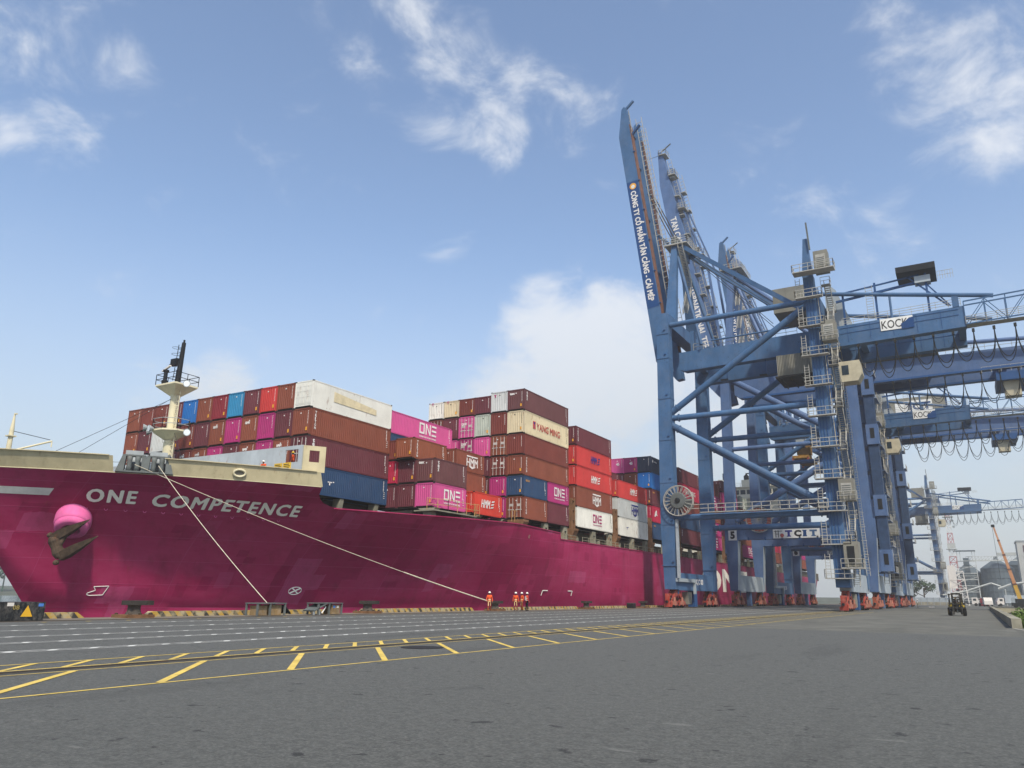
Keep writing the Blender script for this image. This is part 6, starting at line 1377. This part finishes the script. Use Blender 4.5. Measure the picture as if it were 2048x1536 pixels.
# ------------------------------------------------------------------ forklift
fk = empty('forklift', (-2.25, 97.2, 0), 'dark forklift with raised mast driving towards the camera, yellow side', 'forklift', rz=R(4))
M_FDK = paint('grimy_forklift_black', '#23231f', .65, .25, 2, dust=.2); M_FY = paint('forklift_yellow', '#b59a2e', .5, .15, 1.5, dust=.2); M_TYRE = paint('tyre_rubber', '#1a1918', .9, .15, 3)
for x in (-.62, .62):
    for y in (.35, 2.2):
        w = MB().lathe([(.15, -.16), (.36, -.16), (.42, -.1), (.42, .1), (.36, .16), (.15, .16)], (x * 1.08, y, .42), (1, 0, 0), 22).build('wheel', M_TYRE, fk); MB().lathe([(.02, -.17), (.22, -.165), (.22, .165), (.02, .17)], (x * 1.08, y, .42), (1, 0, 0), 14).build('rim', M_FY, w)
MB().bx(-.58, .58, .4, 2.6, .4, .95).build('chassis', M_FDK, fk); MB().prism([(1.3, .9), (2.95, .7), (2.95, 1.2), (2.6, 1.35), (1.3, 1.35)], 0, -.66, .66).build('counterweight', M_FY, fk); MB().bx(.58, .72, .5, 2.4, .7, 1.1).build('side_panel', M_FY, fk); MB().bx(-.72, -.58, .5, 2.4, .7, 1.1).build('side_panel', M_FY, fk)
for x in (-.36, .36): MB().bx(x - .09, x + .09, -.05, .12, .15, 2.35).build('mast_channel', M_FDK, fk)
for z in (.35, 1.1, 1.85, 2.25): MB().bx(-.36, .36, .0, .1, z, z + .1).build('mast_crossbar', M_FDK, fk)
MB().tube((0, .06, .3), (0, .06, 1.9), .06, 8).build('lift_cylinder', M_DKGREY, fk); MB().bx(-.78, .78, -.14, -.05, .75, .9).build('carriage', M_FDK, fk); MB().bx(-.78, .78, -.14, -.05, 1.15, 1.28).build('carriage', M_FDK, fk)
for x in (-.72, -.36, 0, .36, .72): MB().bx(x - .03, x + .03, -.13, -.06, .75, 1.6 if abs(x) < .8 else 1).build('backrest_bar', M_FDK, fk)
for x in (-.5, .38): MB().bx(x, x + .12, -1.05, -.1, .12, .17).build('fork', M_FDK, fk); MB().bx(x, x + .12, -.18, -.1, .12, .95).build('fork_shank', M_FDK, fk)
for x in (-.62, .62): MB().bar((x, .55, .95), (x * .92, .75, 2.2), .08).build('guard_post', M_FDK, fk); MB().bar((x, 2.3, 1.3), (x * .92, 2.0, 2.2), .08).build('guard_post', M_FDK, fk)
g = MB().bx(-.66, .66, .65, .75, 2.18, 2.26).bx(-.66, .66, 1.98, 2.08, 2.18, 2.26)
for x in (-.6, -.3, 0, .3, .6): g.bx(x - .03, x + .03, .7, 2.0, 2.2, 2.25)
g.build('overhead_guard', M_FDK, fk); MB().bx(-.28, .28, 1.35, 1.45, 1.1, 1.75).build('seat_back', M_FDK, fk); MB().bx(-.28, .28, .95, 1.45, 1.0, 1.12).build('seat', M_FDK, fk)
for x in (-.7, .7): MB().lathe([(.01, 0), (.09, .01), (.09, .06), (.01, .08)], (x, .5, 1.75), (0, -1, 0), 10).build('work_lamp', M_LTGREY, fk)
MB().tube((0, .62, 1.1), (0, .85, 1.45), .03, 6).build('steering_column', M_FDK, fk)
person((-2.25 - .09, 97.2 + 1.25, .52), R(4), 'driver in dark clothes sitting inside the forklift', 'sit', paint('dark_shirt', '#3a3632', .9), M_NAVYT, M_YHELM, stripe=False)

# ------------------------------------------------------------------ right edge: kerb wall, bank, plants
M_KW = paint('mossy_concrete', '#8a8676', .9, .25, .8, dust=.2, streak=.3, rust=.25, bump=.5, rustcol='#4d4a38')
kw = empty('kerb_wall', (1.7, 56, 0), 'low weathered concrete kerb wall along the right edge of the jetty', 'wall')
for i in range(12):
    y0 = 56 + i * 12; g = MB().bx(-.3, .22, i * 12, i * 12 + 11.9, -.5, .55 + .02 * rnd.random()); g.build('kerb_segment', M_KW, kw)
g = MB(); r2 = random.Random(5)
for i in range(60):
    x = 2.2 + r2.random() * 5; y = 54 + r2.random() * 3; s_ = .15 + .25 * r2.random(); g.bx(x, x + s_, y, y + s_, -.02, .1 + s_ * .5)
struct(g.build('broken_concrete', paint('pale_rubble', '#b5ae97', .9, .2, 1.5, bump=.5)), 'stuff')
bank = empty('retaining_wall', (14, 150, 0), 'pale ribbed retaining wall with dark openings beyond the kerb', 'wall')
MB().bx(-12, 60, 0, 1, -2.8, -.15).build('wall_face', M_KW, bank); MB().bx(-12, 60, -.25, 1.2, -.15, .5).build('wall_cap', paint('pale_coping', '#a39c84', .9, .2, .8, dust=.2), bank)
for i in range(18): x = -11 + i * 3.4; MB().bx(x, x + .35, -.3, 0, -2.8, -.15).build('wall_rib', paint('pale_coping', '#a39c84', .9), bank)
struct(MB().add([(1.9, 56.5, -1.9), (60, 56.5, -1.9), (60, 150, -1.0), (1.9, 150, -1.0)], [(0, 1, 2, 3)]).build('muddy_bank', paint('mud', '#5d584a', .8, .25, .4)))
M_LEAF = paint('bush_leaf', '#5f7438', .8, .3, 2.5); M_TRK = paint('bark', '#4a3d30', .9, .2, 3)
def leaves(g, c, rx, ry, rz, n, s_, r_):
    for _ in range(n):
        while True:
            v = Vector((r_.uniform(-1, 1), r_.uniform(-1, 1), r_.uniform(-1, 1)))
            if v.length < 1: break
        p = Vector(c) + Vector((v.x * rx, v.y * ry, v.z * rz)); a = Vector((r_.gauss(0, 1), r_.gauss(0, 1), r_.gauss(0, .6))).normalized(); b = a.cross(Vector((r_.gauss(0, 1), r_.gauss(0, 1), r_.gauss(0, 1)))).normalized(); k = s_ * (.6 + .8 * r_.random())
        g.add([p - a * k, p + b * k * .5, p + a * k, p - b * k * .5], [(0, 1, 2, 3)])
for x, y, s_, l in ((3.0, 84, 1.0, 'taller green bush growing behind the kerb wall'), (2.6, 74, .75, 'small yellowish bush close behind the kerb wall'), (3.4, 96, .8, 'far green bush behind the kerb wall')):
    o = empty('bush', (x, y, -.9), l, 'bush', 'bushes behind the kerb wall'); g = MB(); r3 = random.Random(int(y)); leaves(g, (0, 0, 1.1 * s_), .9 * s_, 1.2 * s_, .8 * s_, 420, .13, r3); g.build('foliage', M_LEAF, o)
    g = MB()
    for k in range(4): g.tube((0, 0, 0), (r3.uniform(-.6, .6) * s_, r3.uniform(-.6, .6) * s_, 1.3 * s_), .03, 5)
    g.build('stem', M_TRK, o)

# ------------------------------------------------------------------ background on the right
M_SILO = paint('silo_steel', '#4f5a60', .6, .12, .12, streak=.2); M_STEEL = paint('pale_steelwork', '#aeb1ac', .6, .1, .5)
def silo(x, y, r, h, hc, label):
    o = empty('grain_silo', (x, y, 0), label, 'silo', 'grain silos in the haze'); n = 48; g = MB(); v = []; f = []
    for i in range(n):
        for k, (rr, z) in enumerate(((r, 0), (r, h))): a = 2 * math.pi * i / n; q = rr * (1.0 if i % 2 else .985); v.append((q * math.cos(a), q * math.sin(a), z))
    f = [(2 * i, 2 * ((i + 1) % n), 2 * ((i + 1) % n) + 1, 2 * i + 1) for i in range(n)]; g.add(v, f).build('silo_wall', M_SILO, o)
    MB().lathe([(r * 1.02, h - .1), (r * .12, h + hc), (.05, h + hc + .1)], n=40).build('silo_roof', M_SILO, o); MB().lathe([(r * .12, h + hc - .2), (r * .12, h + hc + 1.2), (.1, h + hc + 1.5)], n=14).build('roof_cap', M_SILO, o)
    g = MB()
    for k in range(5): z = h * (k + 1) / 5.5; g.path([(r * 1.01 * math.cos(t), r * 1.01 * math.sin(t), z) for t in [j * math.pi / 12 for j in range(25)]], .12, 4)
    g.build('ring_stiffener', M_SILO, o)
silo(-4.0, 486, 6.8, 15.5, 5.5, 'left grey grain silo behind the white lattice frame'); silo(9.2, 480, 7.6, 18.0, 4.8, 'middle grey grain silo with pointed roof'); silo(22.5, 490, 9.5, 20, 6, 'large grey silo mostly behind the orange crane boom')
def lattice(g, x0, x1, y0, y1, z0, z1, n, w, tap=1.0, diag=True):
    c = ((x0 + x1) / 2, (y0 + y1) / 2)
    def P(i, k): f = 1 + (tap - 1) * k / n; x = (x0, x1, x1, x0)[i]; y = (y0, y0, y1, y1)[i]; return Vector((c[0] + (x - c[0]) * f, c[1] + (y - c[1]) * f, z0 + (z1 - z0) * k / n))
    for i in range(4):
        for k in range(n):
            g.bar(P(i, k), P(i, k + 1), w); g.bar(P(i, k + 1), P((i + 1) % 4, k + 1), w * .7)
            if diag: g.bar(P(i, k), P((i + 1) % 4, k + 1), w * .55); g.bar(P((i + 1) % 4, k), P(i, k + 1), w * .55)
o = empty('elevator_frame', (-4, 470, 0), 'pale steel elevator frame with roofed top in front of the silos', 'tower'); g = MB(); lattice(g, -4.5, 4.2, -3, 3, 0, 21.5, 7, .34, diag=False); g.build('frame', M_STEEL, o)
for k in range(6): MB().bar((-4, -3, 2 + 3 * k), (4, -3, 4.4 + 3 * k) if k % 2 else (4, -3, 2 + 3 * k), .2).build('brace', M_STEEL, o)
g = MB()
for x in (-4, -2.6, 2.8, 4): g.bx(x, x + .2, -1, -.8, 21.5, 26.4)
g.build('top_post', M_STEEL, o); MB().bx(-5.4, 4.6, -2, 2, 26.4, 26.9).build('top_roof', M_SILO, o); MB().bx(-1.4, 1.2, -1.5, 1.5, 14, 23).build('elevator_shaft', M_SILO, o)
o = empty('conveyor_bridge', (8, 472, 22), 'long pale conveyor gallery running above the silos', 'conveyor'); g = MB(); lattice(g, -12, 22, -1, 1, 0, .01, 1, .2, diag=False)
for k in range(24): x = -12 + k * 1.42; g.bar((x, -1, 0), (x + 1.42, -1, 1.8), .14); g.bar((x, -1, 1.8), (x, -1, 0), .14)
g.bar((-12, -1, 1.8), (22, -1, 1.8), .2); g.bar((-12, -1, -.3), (22, -1, -.3), .5); g.build('gallery_truss', M_STEEL, o); MB().bx(2, 22, -1, 1, 2.2, 3.6).build('gallery_housing', M_STEEL, o)
# red and white mast
o = empty('telecom_mast', (-9.4, 452, 0), 'red and white lattice telecom mast behind the distant crane', 'mast'); h0 = 46.0; bands = 8
for k in range(bands):
    z0, z1 = h0 * k / bands, h0 * (k + 1) / bands; w0, w1 = 4.4 - 2.9 * k / bands, 4.4 - 2.9 * (k + 1) / bands; g = MB(); lattice(g, -w0 / 2, w0 / 2, -w0 / 2, w0 / 2, z0, z1, 2, .20, tap=w1 / w0); g.build('mast_section', paint('mast_red', '#a5484a', .6, .1) if k % 2 else paint('mast_white', '#d9d6d0', .6, .08), o)
for z in (26.5, 42.5): MB().bx(-2.4, 2.4, -2.4, 2.4, z, z + .3).build('mast_platform', M_STEEL, o)
for dx, dz in ((-1.8, 41), (1.9, 40.6), (2.1, 37.5), (-1.2, 43.8), (1.2, 44)): MB().lathe([(.02, -.2), (.5, -.1), (.6, .25), (.02, .2)], (dx, -1.6, dz), (0, -1, 0), 12).build('dish_antenna', M_LTGREY, o)
MB().bx(-1.8, 1.8, -2.3, -2.2, 27, 29.4).build('equipment_panel', M_STEEL, o)
# telescopic mobile crane
o = empty('mobile_crane', (11.4, 250, 0), 'orange telescopic mobile crane with long raised boom at the right', 'crane'); M_OC = paint('crane_orange', '#b9835c', .6, .1, .5, dust=.15); M_YC = paint('crane_yellow', '#c29a3f', .55, .12, .8)
base = Vector((-2.4, 0, 2.2)); tip = Vector((-6.0, 0, 21.3)); secs = 5
for k in range(secs): a, b = base.lerp(tip, max(0, k / secs - .02)), base.lerp(tip, (k + 1) / secs); w = .95 - .14 * k; MB().bar(a, b, w, w * 1.1, (0, 1, 0)).build('boom_section', M_YC if k == 0 else M_OC, o)
for k in range(1, secs): MB().bar(base.lerp(tip, k / secs - .01), base.lerp(tip, k / secs + .012), 1.15 - .14 * k, 1.25 - .14 * k, (0, 1, 0)).build('boom_collar', M_RUSTB, o)
MB().bx(tip.x - .55, tip.x + .3, -.3, .3, tip.z - .2, tip.z + .5).build('boom_head', M_BLACK, o); MB().tube(tip + Vector((-.3, 0, 0)), tip + Vector((-.1, 0, -14)), .04, 5).build('hoist_rope', M_CABLE, o); MB().bar(base + Vector((-.9, 0, .8)), base.lerp(tip, .28) + Vector((-.55, 0, 0)), .35).build('lift_cylinder', M_LGREY, o)
MB().bx(-4.5, 3.5, -1.3, 1.3, .5, 1.3).build('carrier', M_BLACK, o); MB().bx(-3.6, .4, -1.2, 1.2, 1.3, 2.3).build('superstructure', M_BLACK, o); MB().bx(-4.4, -3.2, -1.2, .2, 1.3, 2.6).build('driver_cab', M_LGREY, o)
for x in (-3.6, -2.2, .8, 2.4):
    for y in (-1.2, 1.2): MB().lathe([(.1, -.2), (.5, -.18), (.5, .18), (.1, .2)], (x, y, .5), (0, 1, 0), 16).build('wheel', M_TYRE, o)
# pale office block with vertical sign
o = empty('office_block', (21.5, 370, 0), 'pale tall block with dark framed windows cut by the right edge', 'building'); MB().bx(-6.6, 9, 0, 14, 0, 24.6).build('wall', paint('pale_render', '#b2b3ae', .8, .1, .2, streak=.3), o); MB().bx(-6.8, 9.2, -.2, 14.2, 24.6, 25.1).build('roof', M_LTGREY, o)
for k in range(5):
    for j in range(3):
        w = MB(); x, z = -4.6 + j * 4.2, 20.6 - k * 4.2
        for a, b, c, d in ((x, x + 2.2, z, z + .3), (x, x + 2.2, z + 2.2, z + 2.5), (x, x + .3, z + .3, z + 2.2), (x + 1.9, x + 2.2, z + .3, z + 2.2)): w.bx(a, b, -.12, -.002, c, d)
        q = w.build('window_frame', paint('maroon_trim', '#5a3a42', .6), o); MB().bx(x + .3, x + 1.9, -.06, -.004, z + .3, z + 2.2).build('pane', paint('pale_pane', '#7e888c', .3), q)
# trucks, boxes, tents, fence, conveyor arm, trees
def lorry(x, y, rz, label, cab_c, box=None):
    o = empty('lorry', (x, y, 0), label, 'lorry', 'lorries waiting at the far end', rz=rz); MB().bx(-1.15, 1.15, 0, 6.5, .75, 1.0).build('chassis', M_BLACK, o); MB().prism([(-2.1, .6), (0, .6), (0, 2.75), (-1.6, 2.75), (-2.1, 1.7)], 0, -1.2, 1.2).build('cab', cab_c, o)
    MB().prism([(-2.06, 1.72), (-1.62, 2.62), (-1.58, 2.6), (-2.02, 1.7)], 0, -1.05, 1.05).build('windscreen', M_GLASS, o); MB().bx(1.2, 1.215, -1.3, -.4, 1.7, 2.4).build('side_window', M_GLASS, o); MB().bx(-1.215, -1.2, -1.3, -.4, 1.7, 2.4).build('side_window', M_GLASS, o)
    for yy in (-1.1, 4.3, 5.6):
        for xx in (-1.05, 1.05): MB().lathe([(.1, -.16), (.5, -.15), (.5, .15), (.1, .16)], (xx, yy, .5), (1, 0, 0), 14).build('wheel', M_TYRE, o)
    if box: MB().bx(-1.25, 1.25, .3, 12, 1.05, 3.7).build('cargo_box', box, o)
lorry(-2.6, 308, R(90), 'white lorry cab with empty trailer crossing the far yard', M_SHIRT); lorry(1.6, 296, R(12), 'small white lorry facing away beside the red container', M_SHIRT); lorry(6.5, 318, R(-78), 'long pale box lorry parked behind the bank', M_SHIRT, M_LGREY)
o = container('dark red', 2.2, 312, 0, L20, 2.6, 'standing on the ground by the white lorry', mark=False)
o = empty('canopy_tent', (11.5, 330, 0), 'blue canopy tent beside the orange mobile crane', 'tent'); MB().add([(-3, -3, 2.2), (3, -3, 2.2), (3, 3, 2.2), (-3, 3, 2.2), (0, 0, 4.0)], [(0, 1, 4), (1, 2, 4), (2, 3, 4), (3, 0, 4)]).build('canopy', paint('tent_blue', '#46617d', .7), o)
for x in (-2.9, 2.9):
    for y in (-2.9, 2.9): MB().tube((x, y, 0), (x, y, 2.2), .06, 6).build('pole', M_LTGREY, o)
o = empty('loading_conveyor', (2, 340, 0), 'pale curved conveyor arm lying in front of the silos', 'conveyor'); MB().path([(-14, 0, 3.6), (-6, 0, 5.2), (-1, 0, 7.0), (2, 0, 8.0), (5, 0, 6.8)], .35, 6).build('left_tube', M_STEEL, o); MB().path([(4, 0, 6.0), (8, 0, 7.6), (14, 0, 8.6), (22, 0, 8.8)], .45, 6).build('right_tube', M_STEEL, o); 
for x in (-10, -2, 6, 14): MB().bx(x, x + .3, -.2, .2, 0, 6).build('prop', M_STEEL, o)
o = empty('boundary_fence', (-30, 318, 0), 'long pale boundary wall across the far end of the quay', 'fence'); MB().bx(0, 22, 0, .3, 0, 1.1).build('wall_base', M_KW, o); MB().bx(0, 22, .05, .2, 1.1, 2.6).build('fence_sheet', M_LGREY, o)
for k in range(12): MB().bx(k * 1.95, k * 1.95 + .15, -.1, .0, 0, 2.7).build('fence_post', M_LTGREY, o)
o = empty('white_lattice_hopper', (-6.2, 330, 0), 'white lattice hopper frame right behind the forklift', 'hopper'); g = MB(); lattice(g, -3.2, 2.6, -1.5, 1.5, 0, 12, 4, .26, tap=.75); g.build('frame', M_SHIRT, o); MB().bx(-3.0, -.4, -1.2, 1.2, 6, 14).build('hopper_panel', M_SHIRT, o)
M_FARLEAF = paint('far_tree_leaf', '#44553f', .9, .25, .3)
def tree(x, y, h, w, seed, label, group, leafm, n=420, z=0):
    r_ = random.Random(seed); o = empty('tree', (x, y, z), label, 'tree', group); MB().tube((0, 0, 0), (r_.uniform(-.3, .3), 0, h * .62), h * .028 + .06, 7, h * .012 + .03).build('trunk', M_TRK, o)
    g = MB()
    for k in range(6): a = r_.uniform(0, 6.28); g.tube((0, 0, h * (.3 + .05 * k)), (w * .4 * math.cos(a), w * .4 * math.sin(a), h * (.5 + .06 * k)), h * .012 + .02, 5)
    g.build('limb', M_TRK, o); g = MB()
    for k in range(9): leaves(g, (r_.uniform(-.3, .3) * w, r_.uniform(-.3, .3) * w, h * r_.uniform(.42, .9)), w * .26, w * .26, h * .13, n // 9, w * .055, r_)
    g.build('crown', leafm, o)
for i, (x, h) in enumerate(((-36, 9), (-31.5, 7), (-27, 9.5), (-22.5, 7.5), (-18.5, 10))): tree(x, 345 + 4 * (i % 2), h, h * .9, 40 + i, ['leftmost hazy tree behind the boundary wall', 'second hazy tree from the left behind the boundary wall', 'middle hazy tree behind the boundary wall', 'small hazy tree left of the last tree', 'tallest hazy tree next to the distant crane leg'][i], 'hazy trees behind the boundary wall', M_FARLEAF)
# litter by the far bogies
o = tag(MB().bx(-10.3, -9.2, 204, 204.5, 0, .3).build('white_bag', M_SHIRT), 'small white bag lying on the ground near the far bogies', 'bag')
# wooded far shore across the water on the left
g = MB(); r_ = random.Random(3)
for i in range(150):
    a = R(100 + 62 * r_.random()); d = 560 + 60 * r_.random(); x, y = d * math.cos(a), d * math.sin(a); h = 26 + 12 * r_.random()
    g.tube((x, y, -2.5), (x, y, h * .6), .5, 5, .25)
    for k in range(4): leaves(g, (x + r_.uniform(-4, 4), y + r_.uniform(-4, 4), h * r_.uniform(.25, .95)), 5.5, 5.5, 5, 34, 1.7, r_)
struct(tag(g.build('wooded_shore', paint('shore_leaf', '#3f5a48', .9, .3, .15)), 'dark green wooded far shore seen left of the bow', 'trees'), 'stuff')
g = MB()
for k in range(40):
    a0, a1 = R(95 + 1.75 * k), R(95 + 1.75 * (k + 1)); g.add([(540 * math.cos(a0), 540 * math.sin(a0), -2.9), (540 * math.cos(a1), 540 * math.sin(a1), -2.9), (700 * math.cos(a1), 700 * math.sin(a1), 3), (700 * math.cos(a0), 700 * math.sin(a0), 3)], [(0, 1, 2, 3)])
struct(g.build('far_bank', paint('bank_mud', '#55594c', .9, .2, .1)))

# ------------------------------------------------------------------ hazy air
hz = MB().bx(-2500, 2500, -1600, 2500, -5.0, 106).build('haze', None)
hm_ = bpy.data.materials.new('haze_air'); hm_.use_nodes = True; nt = hm_.node_tree; nt.nodes.clear(); ou = nt.nodes.new('ShaderNodeOutputMaterial'); pv = nt.nodes.new('ShaderNodeVolumePrincipled')
pv.inputs['Color'].default_value = (.98, .955, .91, 1); pv.inputs['Density'].default_value = .00043; pv.inputs['Anisotropy'].default_value = .3; nt.links.new(pv.outputs[0], ou.inputs['Volume'])
hz.data.materials.append(hm_); struct(hz, 'stuff')
